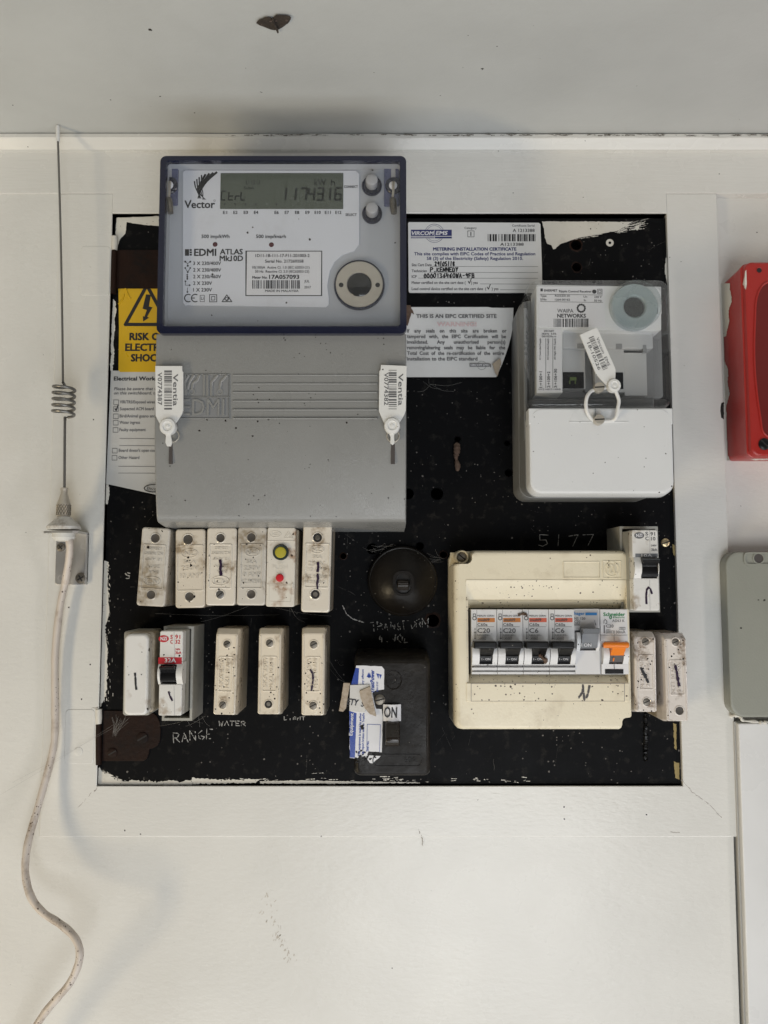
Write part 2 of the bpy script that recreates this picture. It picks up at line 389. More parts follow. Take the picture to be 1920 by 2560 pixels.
mat('receiver_deep', (.26,.265,.265), .55)
mat('relay_window', (.008,.009,.010), .12, spec=.3, rv=.03)
mat('relay_green', (.10,.15,.035), .4)
mat('teal_ring', (.47,.525,.535), .28, metal=.2)
mat('porcelain_old', (.67,.605,.50), .20, coat=.5, bump=.0002, bs=240, stain=.75, stc=(.24,.16,.075), sts=42, stt=.52, stw=.09, speck=.5, ssz=1.3, ss=130, var=.06)
mat('porcelain_aged', (.60,.565,.50), .26, coat=.35, bump=.0002, bs=240, stain=.75, stc=(.22,.16,.085), sts=45, stt=.51, stw=.10, speck=.5, ssz=1.3, ss=130, var=.08)
mat('porcelain_clean', (.72,.665,.57), .16, coat=.6, bump=.00018, bs=200, stain=.8, stc=(.22,.145,.07), sts=55, stt=.55, stw=.08, speck=.4, ssz=1.2, ss=130)
mat('porcelain_cream', (.77,.69,.56), .13, coat=.7, bump=.00022, bs=180, stain=.65, stc=(.19,.115,.055), sts=70, stt=.56, stw=.09, speck=.4, ssz=1.2, ss=130)
mat('porcelain_pink', (.72,.665,.61), .16, coat=.6, bump=.00022, bs=180, stain=.8, stc=(.18,.12,.07), sts=70, stt=.55, stw=.07, speck=.4, ssz=1.2, ss=130)
mat('porcelain_base', (.40,.35,.27), .35, stain=.6, stc=(.12,.09,.055), sts=45, stt=.48)
mat('plug_wax', (.06,.052,.043), .55, stain=.4, stc=(.25,.2,.14), sts=120)
mat('plastic_cream', (.79,.72,.55), .30, ssz=1.2, stw=.08, speck=.5, ss=150, scol=(.05,.028,.015), stain=.22, stc=(.3,.21,.11), sts=36, stt=.58, var=.03, bump=.00008, bs=700)
mat('plastic_push', (.70,.66,.58), .35, speck=.4, ss=120, scol=(.05,.028,.015), stain=.9, stc=(.28,.14,.055), sts=48, stt=.54, stw=.07, ssz=1.3)
mat('breaker_white', (.72,.72,.72), .4, speck=.3, ss=130, stain=.25, stc=(.3,.27,.23), sts=60, var=.03)
mat('breaker_grey', (.44,.44,.45), .45, speck=.10, ss=130, stain=.25, stc=(.28,.26,.23), sts=60)
mat('plugin_white', (.70,.69,.66), .32, speck=.35, ss=110, stain=.6, stc=(.28,.19,.10), sts=55, stt=.57, stw=.07, ssz=1.3)
mat('plugin_base', (.36,.355,.32), .5, stain=.45, stc=(.17,.14,.1), sts=45, stt=.5)
mat('toggle_black', (.006,.006,.0065), .34, spec=.3, speck=.25, ss=200, scol=(.25,.23,.2))
mat('toggle_grey', (.16,.17,.185), .4)
mat('toggle_orange', (.80,.21,.012), .32)
mat('toggle_brown', (.075,.066,.062), .4)
mat('band_orange', (.56,.20,.04), .45, stain=.3, stc=(.25,.1,.03), sts=200)
mat('band_red', (.66,.13,.07), .45, stain=.3, stc=(.35,.08,.05), sts=200)
mat('band_crimson', (.48,.025,.035), .4)
mat('band_blue', (.02,.16,.42), .4)
mat('logo_green', (.015,.22,.07), .5, var=0)
mat('bakelite', (.010,.0082,.0066), .40, spec=.22, stain=.55, stc=(.05,.043,.034), sts=20, stt=.48, bump=.0002, bs=260, speck=.05, ss=200, scol=(.3,.28,.24), rv=.14)
mat('bakelite_lever', (.020,.015,.011), .3, stain=.4, stc=(.07,.055,.04), sts=60)
mat('tape_white', (.60,.59,.56), .25)
mat('tape_brown', (.40,.33,.25), .45, stain=.6, stc=(.2,.14,.08), sts=150, stt=.48, bump=.0006, bs=300)
mat('sticker_blue', (.015,.05,.30), .3)
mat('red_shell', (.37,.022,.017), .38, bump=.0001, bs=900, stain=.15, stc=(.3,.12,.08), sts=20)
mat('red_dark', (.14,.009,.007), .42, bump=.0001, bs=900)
mat('box_grey', (.27,.275,.235), .42, speck=.05, ss=70, var=.03, bump=.0001, bs=900)
mat('trunk_side', (.45,.445,.42), .45)
mat('trunk_white', (.70,.70,.69), .32, speck=.02, ss=60)
mat('cable_white', (.60,.535,.47), .42, stain=.6, stc=(.22,.155,.10), sts=60, stt=.50, stw=.14, speck=.8, ss=210, ssz=1.4, scol=(.06,.035,.02))
mat('push_red', (.55,.02,.03), .3); mat('push_yellow', (.42,.37,.035), .35); mat('push_ring', (.02,.032,.028), .35)
mat('emboss_grey', (.215,.22,.225), .4); mat('emboss_line', (.27,.275,.28), .36)
mat('moth_dark', (.050,.037,.027), .9, stain=.7, stc=(.010,.008,.008), sts=160, stt=.45, bump=.0004, bs=900)
mat('moth_light', (.12,.085,.07), .9, stain=.5, stc=(.03,.024,.018), sts=300, stt=.45)
mat('web', (.30,.29,.27), .8, var=0); mat('cocoon', (.13,.085,.06), .85, stain=.6, stc=(.05,.02,.012), sts=250, stt=.45, bump=.0008, bs=500)
mat('pencil_grey', (.30,.27,.24), .8, var=.2)
clear('clear_pane', (.97,.975,.98), .03, .003, (.55,.57,.62)); clear('clear_case', (.93,.935,.935), .04, .03, (.6,.6,.6)); clear('clear_lens', (.93,.95,.95), .06)
MT = MATS

# ---------------------------------------------------------------- the setting: wall, frame boards, ceiling, bead
HW, HT = -5*mm, 3.0*mm                         # wall face and frame face, measured from the black board's face
pl, pr = W(268, 1250).x, W(1683, 1250).x       # board edges
pt_, pb = W(960, 546).z, W(960, 1959).z
ol, orr = W(125, 1250, HT).x, W(1817, 1250, HT).x
ot, ob_ = W(960, 484, HT).z, W(960, 2092, HT).z
gap = 1.0*mm
wtop = W(960, 330, 14*mm).z
HL = HT-.8*mm                                 # the main wall is almost flush with the frame; only beyond its outer edge it steps back
hole = [(pl-gap,pb-gap),(pr+gap,pb-gap),(pr+gap,pt_+2.6*mm),(pl-gap,pt_+2.6*mm)]
w = MB(); w.plate([(-.9,-.9),(orr-3*mm,-.9),(orr-3*mm,wtop+.05),(-.9,wtop+.05)], [hole], HL-14*mm, HL)
wall = obj('wall', w, MT['wall_enamel'], kind='structure', smooth=False)
w = MB(); w.rbox(orr-2.8*mm, .9, -.9, wtop+.05, HW-14*mm, HW, .1*mm, .1*mm); obj('wall_right', w, MT['wall_enamel'], kind='structure', smooth=False)
cv = MB(); cv.rbox(pl-.02, pr+.02, pb-.02, pt_+.02, -60*mm, -50*mm)
obj('wall_cavity', cv, MT['cavity_dark'], kind='structure')
def board(name, m, pts, h0=HW-1*mm, h1=HT, b=.5*mm, parent=None):
    mb = MB(); mb.prism(pts, h0, h1, b); return obj(name, mb, m, parent, smooth=False, kind=None if parent else 'structure')
hd_b, hd_t = ot, W(960, 372, HT).z+.004
board('trim_header', MT['trim_enamel'], [(-.9,hd_b),(pl-gap,hd_b),(pl-gap,pt_+2.6*mm),(pr+gap*.2,pt_+2.6*mm),(pr+gap*.2,hd_b),(.9,hd_b),(.9,hd_t),(-.9,hd_t)], h1=HT+.5*mm, b=.5*mm)
board('trim_stile', MT['stile_enamel'], [(ol,ob_),(orr,ob_),(orr,ot-.1*mm),(pr+gap*.15,ot-.1*mm),(pr+gap*.15,pb-gap),(pl-gap,pb-gap),(pl-gap,ot-.1*mm),(ol,ot-.1*mm)], h1=HT+.05*mm, b=.6*mm)
cl = MB(); cl.add([V3(-.9,wtop,.62), V3(.9,wtop,.62), V3(.9,wtop,-.03), V3(-.9,wtop,-.03), V3(-.9,wtop+.02,.62), V3(.9,wtop+.02,.62), V3(.9,wtop+.02,-.03), V3(-.9,wtop+.02,-.03)],
                  [[0,1,2,3],[4,5,6,7],[0,1,5,4],[2,3,7,6],[1,2,6,5],[0,3,7,4]])
ceil = obj('ceiling', cl, MT['ceiling_paint'], kind='structure')
# quarter bead between wall and ceiling, a hair below the ceiling so the open joint shows
rd = random.Random(3); bd = MB(); zb = W(960, 374, 8*mm).z; nseg = 120; loops = []
for i in range(nseg+1):
    u = -.9+1.8*i/nseg; dz = -.25*mm-rd.random()**3*.7*mm if u > -.15 else -.05*mm
    zt = wtop+dz
    loops.append([V3(u, zt, HW), V3(u, zt, 12*mm), V3(u, zt-1*mm, 13.6*mm), V3(u, zt-4*mm, 14*mm), V3(u, (zt+zb)/2, 12.5*mm), V3(u, zb+1.5*mm, 9.5*mm), V3(u, zb, 8*mm), V3(u, zb, HW)])
bd.loft(loops, cap0=True); obj('cornice', bd, MT['trim_enamel'], kind='structure')
cr = MB()
for i in range(150):
    px = rd.uniform(560, 1930) if i > 12 else rd.uniform(690, 780)
    ln = rd.uniform(3, 22); py = 337+rd.uniform(-1.5, 2.5)
    cr.line([W(px+ln*k/4, py+rd.uniform(-.8,.8), 14.3*mm) for k in range(5)], rd.uniform(.15,.55)*mm, .5, .15)
obj('joint_crack', cr, MT['steel_dark'], bpy.data.objects['cornice'], smooth=False)
# mitre cracks and the pale outlines of painted-over hinge leaves, part of the stiles
ck = MB(); z_ = HT+.05*mm
def crack(fr, pts, w_, seed):
    r_ = random.Random(seed); q = []
    for a, b in zip(pts, pts[1:]):
        for k in range(8): q.append((a[0]+(b[0]-a[0])*k/8+r_.uniform(-2,2)*.6/fr.k, a[1]+(b[1]-a[1])*k/8+r_.uniform(-2,2)*.6/fr.k))
    ck.line([fr(x, y, z_) for x, y in q], w_, .5, .12)
crack(O, [(182,1140),(230,1195),(300,1245),(365,1315)], .35*mm, 1)
crack(O, [(130,1370),(190,1374)], .35*mm, 2)
crack(Q, [(100,1495),(60,1560),(25,1590)], .5*mm, 3); crack(M_, [(440,1105),(400,1150),(360,1190)], .25*mm, 4)
crack(Y, [(380,430),(400,480),(398,508)], .45*mm, 5)
crack(M_, [(410,722),(440,705),(470,703)], .4*mm, 6)
obj('paint_crack', ck, MT['pencil_grey'], bpy.data.objects['trim_stile'], smooth=False)
for nm, fr, (x0,y0,x1,y1) in (('x', M_, (305,712,452,972)), ('y', L, (288,608,428,832))):
    lf = MB(); box(lf, fr, x0, y0, x1, y1, HT-.5*mm, HT+.4*mm, 3*mm, .4*mm)
    if nm == 'x':
        lf.lathe(fr(375,912,HT+.1*mm), [(3.2*mm,0),(3*mm,.55*mm),(2*mm,.7*mm),(0,.7*mm)], 20)
    obj('hinge_leaf', lf, MT['stile_enamel'], bpy.data.objects['trim_stile'], label='hinge leaf painted over in wall white')
# smudges and dead-bug streaks on the lower wall
sm = MB(); r_ = random.Random(11)
for k in range(60):
    t = r_.random(); px = 655+70*t+r_.gauss(0,9); py = 2235+165*t+r_.gauss(0,12); a = r_.uniform(1.2,2.4)
    sm.line([W(px+math.cos(a)*s_, py+math.sin(a)*s_, HL+.08*mm) for s_ in (0, r_.uniform(2,10))], r_.uniform(.2,.7)*mm, .5, .3)
obj('smudge', sm, mat('smudge_grey', (.52,.48,.42), .8, var=.15), wall, smooth=False, kind='stuff')

# ---------------------------------------------------------------- black switchboard panel with real holes
holes = []
hole_list = [(Z(920,115),2.3*mm),(Z(590,985),4.7*mm),(Z(130,985),4.2*mm),(X(470,480),4*mm),(X(475,715),3.4*mm),(H(935,755),4.6*mm),(H(137,180),2.2*mm),
             (H(395,115),4.2*mm),(H(1030,168),2.6*mm),(W(1272,1182),3*mm),(W(1268,1108),2.2*mm),(H(820,90),3*mm)]
for c, r in hole_list: holes.append(circ(c, r, 18))
pn = MB(); pn.plate([(pl,pb),(pr,pb),(pr,pt_),(pl,pt_)], holes, -8*mm, 0)
panel = thing('switchboard_panel', 'black painted switchboard panel edged with flaking white paint, carrying all the fuses and meters', 'panel', V3((pl+pr)/2, pb, 0))
obj('backboard', pn, MT['board_black'], panel, smooth=False)
for k in (3,4,5,6,8):
    rm = MB(); c, r = hole_list[k]; n = 22; rg = random.Random(k)
    rad = [r*(1.15+rg.random()*.3) for _ in range(n)]
    rm.loft([[c+V3(math.cos(2*math.pi*i/n)*q(i), math.sin(2*math.pi*i/n)*q(i), hh) for i in range(n)] for q, hh in ((lambda i: r*.98, -.5*mm), (lambda i: r*1.03, .35*mm), (lambda i: rad[i], .05*mm))], cap1=False)
    obj('hole_rim', rm, MT['rust_brown'], panel)
fl = MB(); f2 = MB()
def flake(mb, fr, pts, amp, step, seed, h1=.22*mm):
    q = MB(); q.prism(ragged(uv(fr, pts, 0), amp, step, seed), .02*mm, h1)
    obj('paint_overlap' if mb is fl else 'old_paint', q, MT['paint_flake' if mb is fl else 'old_ochre'], panel, smooth=False, label='flaked white wall paint brushed over the panel edge' if mb is fl else 'ochre undercoat showing along the panel edge')
flake(fl, X, [(105,228),(1060,234),(985,285),(900,330),(700,365),(500,400),(430,425),(300,470),(250,520),(225,525),(205,480),(160,465),(135,400),(130,330)], .5*mm, 1.6*mm, 1)
flake(fl, E, [(125,75),(440,62),(440,135),(320,125),(200,105),(190,190),(150,235),(128,300),(112,250),(118,150)], .6*mm, 1.5*mm, 2)
flake(fl, E, [(100,680),(118,700),(122,770),(108,830),(112,900),(100,1000),(104,1100),(96,1215),(78,1215),(84,1000),(92,800)], .9*mm, 1.2*mm, 3)
flake(fl, M_, [(492,0),(518,10),(512,120),(522,250),(500,330),(512,420),(512,540),(505,640),(480,700),(468,700),(474,540),(482,300),(488,120)], 1.0*mm, 1.2*mm, 4)
flake(fl, E, [(45,2065),(66,2065),(72,2140),(58,2212),(30,2212)], .8*mm, 1.2*mm, 14)
flake(fl, Q, [(70,1480),(75,1200),(130,1180),(160,1250),(250,1280),(340,1340),(420,1400),(560,1420),(700,1400),(900,1410),(1100,1420),(1300,1400),(1500,1420),(1660,1380),(1660,1470),(1200,1480),(600,1485)], 1.2*mm, 1.1*mm, 5)
flake(fl, S_, [(480,1944),(560,1950),(650,1948),(640,1957),(480,1960)], 1.0*mm, 1.0*mm, 6)
flake(fl, S_, [(650,1953),(760,1951),(900,1954),(1050,1956),(1050,1958),(650,1959)], .6*mm, 1.2*mm, 16)
for k in range(70):
    px = random.uniform(470, 1320); py = 1955-abs(random.gauss(0,6)); ln = random.uniform(4,30)
    if px > 1000: ln *= .5
    fl.line([W(px, py, .25*mm), W(px+ln, py+random.uniform(-2,2), .25*mm)], random.uniform(.15,.5)*mm, .5, .3)
for k in range(46):
    x0 = random.uniform(880,1120); y0 = 420-(x0-500)*.22+random.uniform(-60,30)
    fl.line([X(x0,y0,.25*mm), X(x0+random.uniform(40,170), y0-random.uniform(10,40),.25*mm)], random.uniform(.15,.5)*mm, .5, .25)
for k in range(60):
    x0 = 300+random.random()*420; y0 = 395-(x0-500)*.18+random.uniform(-10,22); fl.line([X(x0,y0,.25*mm), X(x0+random.uniform(10,60), y0-random.uniform(0,8),.25*mm)], random.uniform(.1,.35)*mm, .5, .2)
for k in range(110):
    t = random.random(); x0 = 140+t*620; y0 = 1235+190*min(1,t*1.6)**.8+random.gauss(0,22)
    a_ = random.uniform(.1,.9)*(1-t); ln = random.uniform(10,60); fl.line([Q(x0,y0,.25*mm), Q(x0+ln*math.cos(a_), y0+ln*math.sin(a_),.25*mm)], random.uniform(.1,.4)*mm, .5, .2)
for k in range(60):
    y0 = random.uniform(0,690); x0 = 512+random.gauss(0,8); fl.line([M_(x0,y0,.25*mm), M_(x0+random.uniform(-3,3), y0+random.uniform(4,22),.25*mm)], random.uniform(.1,.4)*mm, .5, .2)
flake(fl, X, [(1100,275),(1135,270),(1138,300),(1120,325),(1098,310)], .2*mm, .8*mm, 8)
fl.disc(X(828,455,.25*mm), 5.5*mm*.55, 14, 1.1*mm)
flake(fl, X, [(1440,240),(1470,300),(1480,380),(1440,330)], .6*mm, .8*mm, 9)
flake(fl, X, [(1420,620),(1450,600),(1455,900),(1440,900),(1410,760)], .7*mm, 1.0*mm, 10)
obj('paint_streaks', fl, MT['paint_flake'], panel, smooth=False, kind='stuff')
for pts, sd in (([(1450,300),(1480,330),(1478,560),(1462,700),(1452,690),(1455,400)],1),([(1455,800),(1495,880),(1495,936),(1460,936)],2)):
    flake(f2, X, pts, .5*mm, 1.0*mm, sd)
for x0,y0,x1,y1,sd in ((155,560,172,700,3),(168,700,180,1000,4),(168,1130,184,1240,5),(170,1600,186,1760,6),(168,1920,184,1985,7)):
    flake(f2, N, [(x0,y0),(x1,y0+10),(x1,y1),(x0+6,y1-8)], .7*mm, 1.0*mm, sd)
for x0,y0,x1,y1,sd in ((145,890,160,1010,8),(148,1060,172,1140,9)): flake(f2, O, [(x0,y0),(x1,y0+6),(x1,y1),(x0+6,y1-8)], .6*mm, 1.0*mm, sd)
hc = .25*mm
def chalk(fr, word, *a, **kw):
    ch = MB(); hand(ch, fr, word, *a, **kw); obj('chalk_word', ch, MT['chalk'], panel, smooth=False, kind='stuff', label='worn white hand lettering '+word)
chalk(G, 'RANGE', 535,835, 810,798, 62, hc, .5*mm, .5, .2, 1)
chalk(G, 'WATER', 835,722, 1020,722, 30, hc, .45*mm, .5, .25, 2)
chalk(G, 'LIGHT', 1265,685, 1410,683, 22, hc, .45*mm, .5, .3, 3)
chalk(H, 'TRANSFORM', 385,850, 905,815, 70, hc, .45*mm, .6, .45, 4, .12)
chalk(H, '4.VOL', 450,950, 740,950, 66, hc, .6*mm, .6, .38, 5, .1)
chalk(S_, '5177', 1345,1364, 1495,1364, 27, hc, .5*mm, .4, .08, 6)
chalk(F, 'S', 92,450, 150,450, 44, hc, .7*mm, .6, .3, 7)
ch = MB(); ch.line([H(x,y,hc) for x,y in ((130,620),(165,695),(220,740),(320,772))], .6*mm, .6, .25); obj('chalk_stroke', ch, MT['chalk'], panel, smooth=False, kind='stuff')
tar = MB(); rt = random.Random(4)
tar.tube([J(540+rt.uniform(-5,5), 1990+i*8, .3*mm+rt.random()*.6*mm) for i in range(60)], [rt.uniform(.9,2.0)*mm for _ in range(60)], 7)
obj('tar_drip', tar, MT['toggle_black'], panel)
sr = MB(); rs_ = random.Random(31)
for k in range(70):
    px, py = rs_.uniform(290,1690), rs_.uniform(600,1940); a_ = rs_.choice((rs_.gauss(.1,.25), rs_.gauss(1.5,.3), rs_.uniform(0,3.1))); ln = rs_.uniform(6,60)
    sr.line([W(px+math.cos(a_)*ln*t+rs_.uniform(-1,1), py+math.sin(a_)*ln*t+rs_.uniform(-1,1), .12*mm) for t in (0,.35,.7,1)], rs_.uniform(.08,.28)*mm, .5, .25)
obj('scratches', sr, mat('scratch_grey', (.045,.043,.04), .8, var=.3), panel, smooth=False, kind='stuff')
sc = screw('screw', J(738,268,.3*mm), 3.2*mm, MT['brass'], panel)
# hinges
for fr, pts, scr, kn, kw in ((Q, [(190,240),(970,260),(1075,330),(1125,440),(1136,600),(1126,740),(1085,825),(1015,865),(950,885),(940,960),(905,1045),(850,1080),(170,1080)], ((835,695,12),(340,940,10)), ((110,470),(110,1140)), 50),
                             (E, [(118,312),(520,312),(520,600),(118,600)], (), ((108,320),(100,640)), 22)):
    hp = MB(); hp.prism(uv(fr, pts, 1.2*mm), 0, 1.3*mm, .4*mm); obj('hinge_plate', hp, MT['rust_brown'], panel)
    for x, y, r in scr: screw('screw', fr(x,y,1.4*mm), r*mm*.34, MT['rust_brown'], panel, 30, h=.8*mm)
    hk = MB(); a, b = fr(*kn[0], 2*mm), fr(*kn[1], 2*mm); k = kw*fr.sc(0)
    hk.tube([a, a.lerp(b,.33), a.lerp(b,.66), b], [k*.95, k, k, k*.95], 12); obj('hinge_knuckle', hk, MT['rust_brown'], panel)
    hk = MB(); d = (b-a).normalized()
    hk.tube([a-d*(1.0*mm)-d*k*4.5, a-d*k*2, a-d*.4*mm], [k*1.05, k*1.1, k*.9], 12); obj('painted_knuckle', hk, MT['paint_flake'], panel)
cc = MB(); pts = [Z(905+x,y,h*mm) for x,y,h in ((0,180,1.5),(5,250,3.5),(0,330,4),(-10,400,3),(0,470,2.2),(15,540,2.5),(10,620,1.5))]
cc.tube(smooth_path(pts,4), [random.uniform(.8,1.15)*q*mm for q in (1.5,1.8,2.2,2.6,2.7,2.7,2.6,2.5,2.4,2.2,2,1.8,1.6,1.4,1.3,1.3,1.4,1.6,1.9,2,1.9,1.8,1.7,1.6,1)], 10)
tag(obj('cocoon', cc, MT['cocoon'], base=Z(900,400,0)), 'ragged brown insect cocoon stuck to the black panel below a small hole', 'cocoon')
# ================================================================ the electricity meter
meter = thing('electricity_meter', 'large grey digital electricity meter with blue-framed clear window and lit-off LCD', 'meter', B(820,1290,0))
HF, HB = 80*mm, 66*mm
mb = MB(); box(mb, A, 45, 40, 1605, 1150, 0, HB, 4*mm, 1*mm); obj('case', mb, MT['meter_case'], meter)
a, c = A(28,1158,HF), A(1622,25,HF); ia, ic = A(66,1112,HF), A(1582,54,HF)
mb = MB(); mb.plate(rr(a.x,c.x,a.z,c.z,4*mm,5), [rr(ia.x,ic.x,ia.z,ic.z,2*mm,5)], HF-5*mm, HF)
fr_ = obj('cover_frame', mb, MT['blue_frame'], meter)
mb = MB(); mb.plate(rr(a.x+1*mm,c.x-1*mm,a.z+1*mm,c.z-1*mm,3*mm,5), [rr(ia.x-.3*mm,ic.x+.3*mm,ia.z-.3*mm,ic.z+.3*mm,2*mm,5)], HB-1*mm, HF-5*mm); obj('cover_skirt', mb, MT['meter_case'], meter)
mb = MB(); mb.rbox(ia.x,ic.x,ia.z,ic.z, HF-2.2*mm, HF-.6*mm, 2*mm, .2*mm); obj('window_pane', mb, MT['clear_pane'], fr_)
hp = HB+.8*mm
mb = MB(); mb.prism(uv(A, [(197,130),(212,116),(1300,118),(1322,140),(1322,590),(1290,630),(1215,655),(1165,700),(1135,760),(1118,850),(1128,930),(1128,975),(1110,990),(212,978),(197,962)], hp), HB-.2*mm, hp, .2*mm)
plate = obj('faceplate', mb, MT['meter_plate'], meter)
# printed marks
k = MB(); n = MB(); g = MB()
txt(k, A, 'Vector', 208,357, 400,357, 48, hp, .012); txt(k, A, 'CONNECT', 1226,229,1313,229, 16, hp, .01); txt(k, A, 'SELECT', 1235,408,1306,408, 16, hp, .01)
for s, x in (('E1',466),('E2',532),('E3',598),('E4',664),('E6',795),('E7',860),('E8',926),('E9',992),('E10',1057),('E11',1122),('E12',1189)):
    wd = 13 if len(s) == 2 else 19
    txt(k, A, s, x-wd,395,x+wd,395, 19, hp, .012)
txt(k, A, '500 imp/kWh', 316,549,494,549, 22, hp, .01); txt(k, A, '500 imp/kvarh', 664,549,854,549, 22, hp, .01)
txt(k, A, 'EDMI', 270,662,408,662, 44, hp, .02); txt(k, A, 'ATLAS', 434,653,578,653, 34, hp, .018); txt(k, A, 'Mk10D', 432,695,580,695, 34, hp, .018)
frect(k, A, 210,620,236,662, hp+.12*mm)
for i in range(3): frect(k, A, 240,620+i*15,254,631+i*15, hp+.12*mm)
for i, s in enumerate(('3 X 230/400V','2 X 230/400V','2 X 230/460V','2 X 230V','1 X 230V')):
    txt(k, A, s, 263,721+i*42.3, (440,440,440,382,382)[i],721+i*42.3, 22, hp, .006)
    y = 712+i*42.3; lw = .32*mm; z = hp+.15*mm
    if i == 0:
        for q in ((212,y-12),(244,y-12),(228,y+14)): k.line([A(228,y,z),A(*q,z)], lw); k.disc(A(*q,z), .7*mm, 10)
    elif i == 1:
        k.line([A(212,y-14,z),A(228,y+12,z),A(244,y-14,z)], lw)
        for q in ((212,y-14),(228,y+12),(244,y-14)): k.disc(A(*q,z), .6*mm, 10)
    elif i == 2:
        k.line([A(225,y-12,z),A(225,y+12,z)], lw)
        for q in (-13,0,13): k.disc(A(225,y+q,z), .6*mm, 10)
    elif i == 3:
        k.line([A(213,y-14,z),A(213,y+11,z),A(240,y+11,z)], lw); k.disc(A(213,y-14,z),.6*mm,10); k.disc(A(240,y+11,z),.6*mm,10)
    else: k.line([A(226,y-15,z),A(226,y+8,z)], lw); k.disc(A(226,y+12,z),.6*mm,10)
z = hp+.15*mm
for cx in (232,276):
    k.line([A(cx+24*math.cos(R(a_)),932+24*math.sin(R(a_)),z) for a_ in range(60,301,20)], .7*mm)
k.line([A(256,932,z),A(272,932,z)], .6*mm)
border(k, A, 307,914,334,955, z, .3*mm); txt(k, A, 'Li', 313,943,328,943,18,hp)
border(k, A, 367,910,413,956, z, .45*mm); border(k, A, 380,922,401,945, z, .4*mm)
k.line([A(*q,z) for q in ((447,955),(477,912),(509,955),(447,955))], .55*mm); k.line([A(*q,z) for q in ((462,938),(474,948),(494,926))], .5*mm); k.disc(A(478,938,z), 1.35*mm, 20, .95*mm)
# fan-shaped emblem above the name
for i in range(4):
    for pth, w0 in (([A(412-i*24,130+i*5,z), A(352-i*15,185+i*6,z), A(312-i*8,245,z), A(292+i*7,296,z)], 1.5), ([A(271+i*15,188-i*13,z), A(278+i*13,226,z), A(298+i*9,264,z), A(344-i*7,304,z)], .95)):
        pth = smooth_path(pth, 4); m_ = len(pth)
        for j in range(m_-1): k.line([pth[j], pth[j+1]], w0*mm*(1-j/m_*.82))
k.disc(A(399,310,z), .7*mm, 14, .5*mm)
obj('lettering', k, MT['ink_black'], plate, smooth=False)
# serial label
mb = MB(); frect(mb, A, 596,630,1086,919, hp+.06*mm); obj('label_border', mb, MT['ink_black'], plate, smooth=False)
mb = MB(); box(mb, A, 602,635,1080,913, hp-.2*mm, hp+.15*mm, .3*mm, .05*mm); obj('serial_label', mb, MT['label_white'], plate)
k = MB(); h2 = hp+.16*mm
txt(k, A, '1D11-1B-111-17-F11-201003-2', 660,670,1005,670, 19, h2, .005); txt(k, A, 'Serial No. 217269358', 722,706,966,706, 19, h2, .005)
txt(k, A, '10(100)A  Active Cl. 1.0 (IEC 62053-21)', 640,744,1005,744, 16, h2); txt(k, A, '50 Hz  Reactive Cl. 2.0 (IEC62053-23)', 658,770,1003,770, 16, h2)
txt(k, A, 'Meter No:', 640,808,735,808, 16, h2, .02); txt(k, A, '17A057093', 748,809,938,809, 25, h2, .025)
txt(k, A, 'JUL', 972,832,1005,832, 15, h2); txt(k, A, '2017', 972,870,1013,870, 15, h2); txt(k, A, 'MADE IN MALAYSIA', 722,893,935,893, 14, h2, .005)
frbar(k, A, 640,818,946,872, h2, 95, 5); obj('lettering', k, MT['ink_black'], plate, smooth=False)
# LCD
mb = MB(); box(mb, A, 434,134,1221,363, HB, hp+.3*mm, .3*mm, .1*mm); lcd = obj('display', mb, MT['lcd'], meter)
s7 = {'1':'bc','2':'abged','3':'abgcd','4':'fgbc','6':'afgedc','7':'abc','C':'afed','t':'fged','r':'eg','L':'fed','l':'ef'}
k = MB(); hl = hp+.45*mm
def seg(mb, ch, x, y, w_, hh, lw, sl=.09):
    P7 = {'a':((0,1),(1,1)),'b':((1,1),(1,.5)),'c':((1,.5),(1,0)),'d':((0,0),(1,0)),'e':((0,0),(0,.5)),'f':((0,.5),(0,1)),'g':((0,.5),(1,.5))}
    for s in s7[ch]:
        (ax,ay),(bx,by) = P7[s]; dx, dy = bx-ax, by-ay; ax += dx*.10; bx -= dx*.10; ay += dy*.08; by -= dy*.08
        mb.line([A(x+ax*w_+ay*hh*sl, y-ay*hh, hl), A(x+bx*w_+by*hh*sl, y-by*hh, hl)], lw)
for ch, x in zip('1174316', (815,878,946,996,1052,1098,1166)): seg(k, ch, x, 306, 36, 76, 1.5*mm)
frect(k, A, 1094,300,1101,310, hl); txt(k, A, 'kW', 1036,213,1110,213, 42, hp+.3*mm); txt(k, A, 'h', 1142,213,1168,213, 40, hp+.3*mm)
obj('digits', k, MT['lcd_dark'], lcd, smooth=False)
k = MB()
for ch, x in zip('CtrL', (440,487,530,565)): seg(k, ch, x, 306, 28, 50 if ch != 'C' else 56, 1.0*mm)
for x in (464,531,597,662,794): k.add([A(x-7,328,hl),A(x+7,328,hl),A(x,346,hl)], [[0,1,2]])
txt(k, A, 'L1 L2 L3', 600,206,690,206, 26, hp+.3*mm); txt(k, A, 'SubA', 586,238,652,238, 20, hp+.3*mm)
obj('digits', k, MT['lcd_faint'] if False else MT['lcd_dark'], lcd, smooth=False)
for x, y in ((403,590),(762,592)):
    mb = MB(); mb.lathe(A(x,y,hp), [(1.7*mm,-.2*mm),(1.7*mm,.1*mm),(1.2*mm,.4*mm),(0,.5*mm)], 18); obj('indicator_light', mb, MT['led_maroon'], meter)
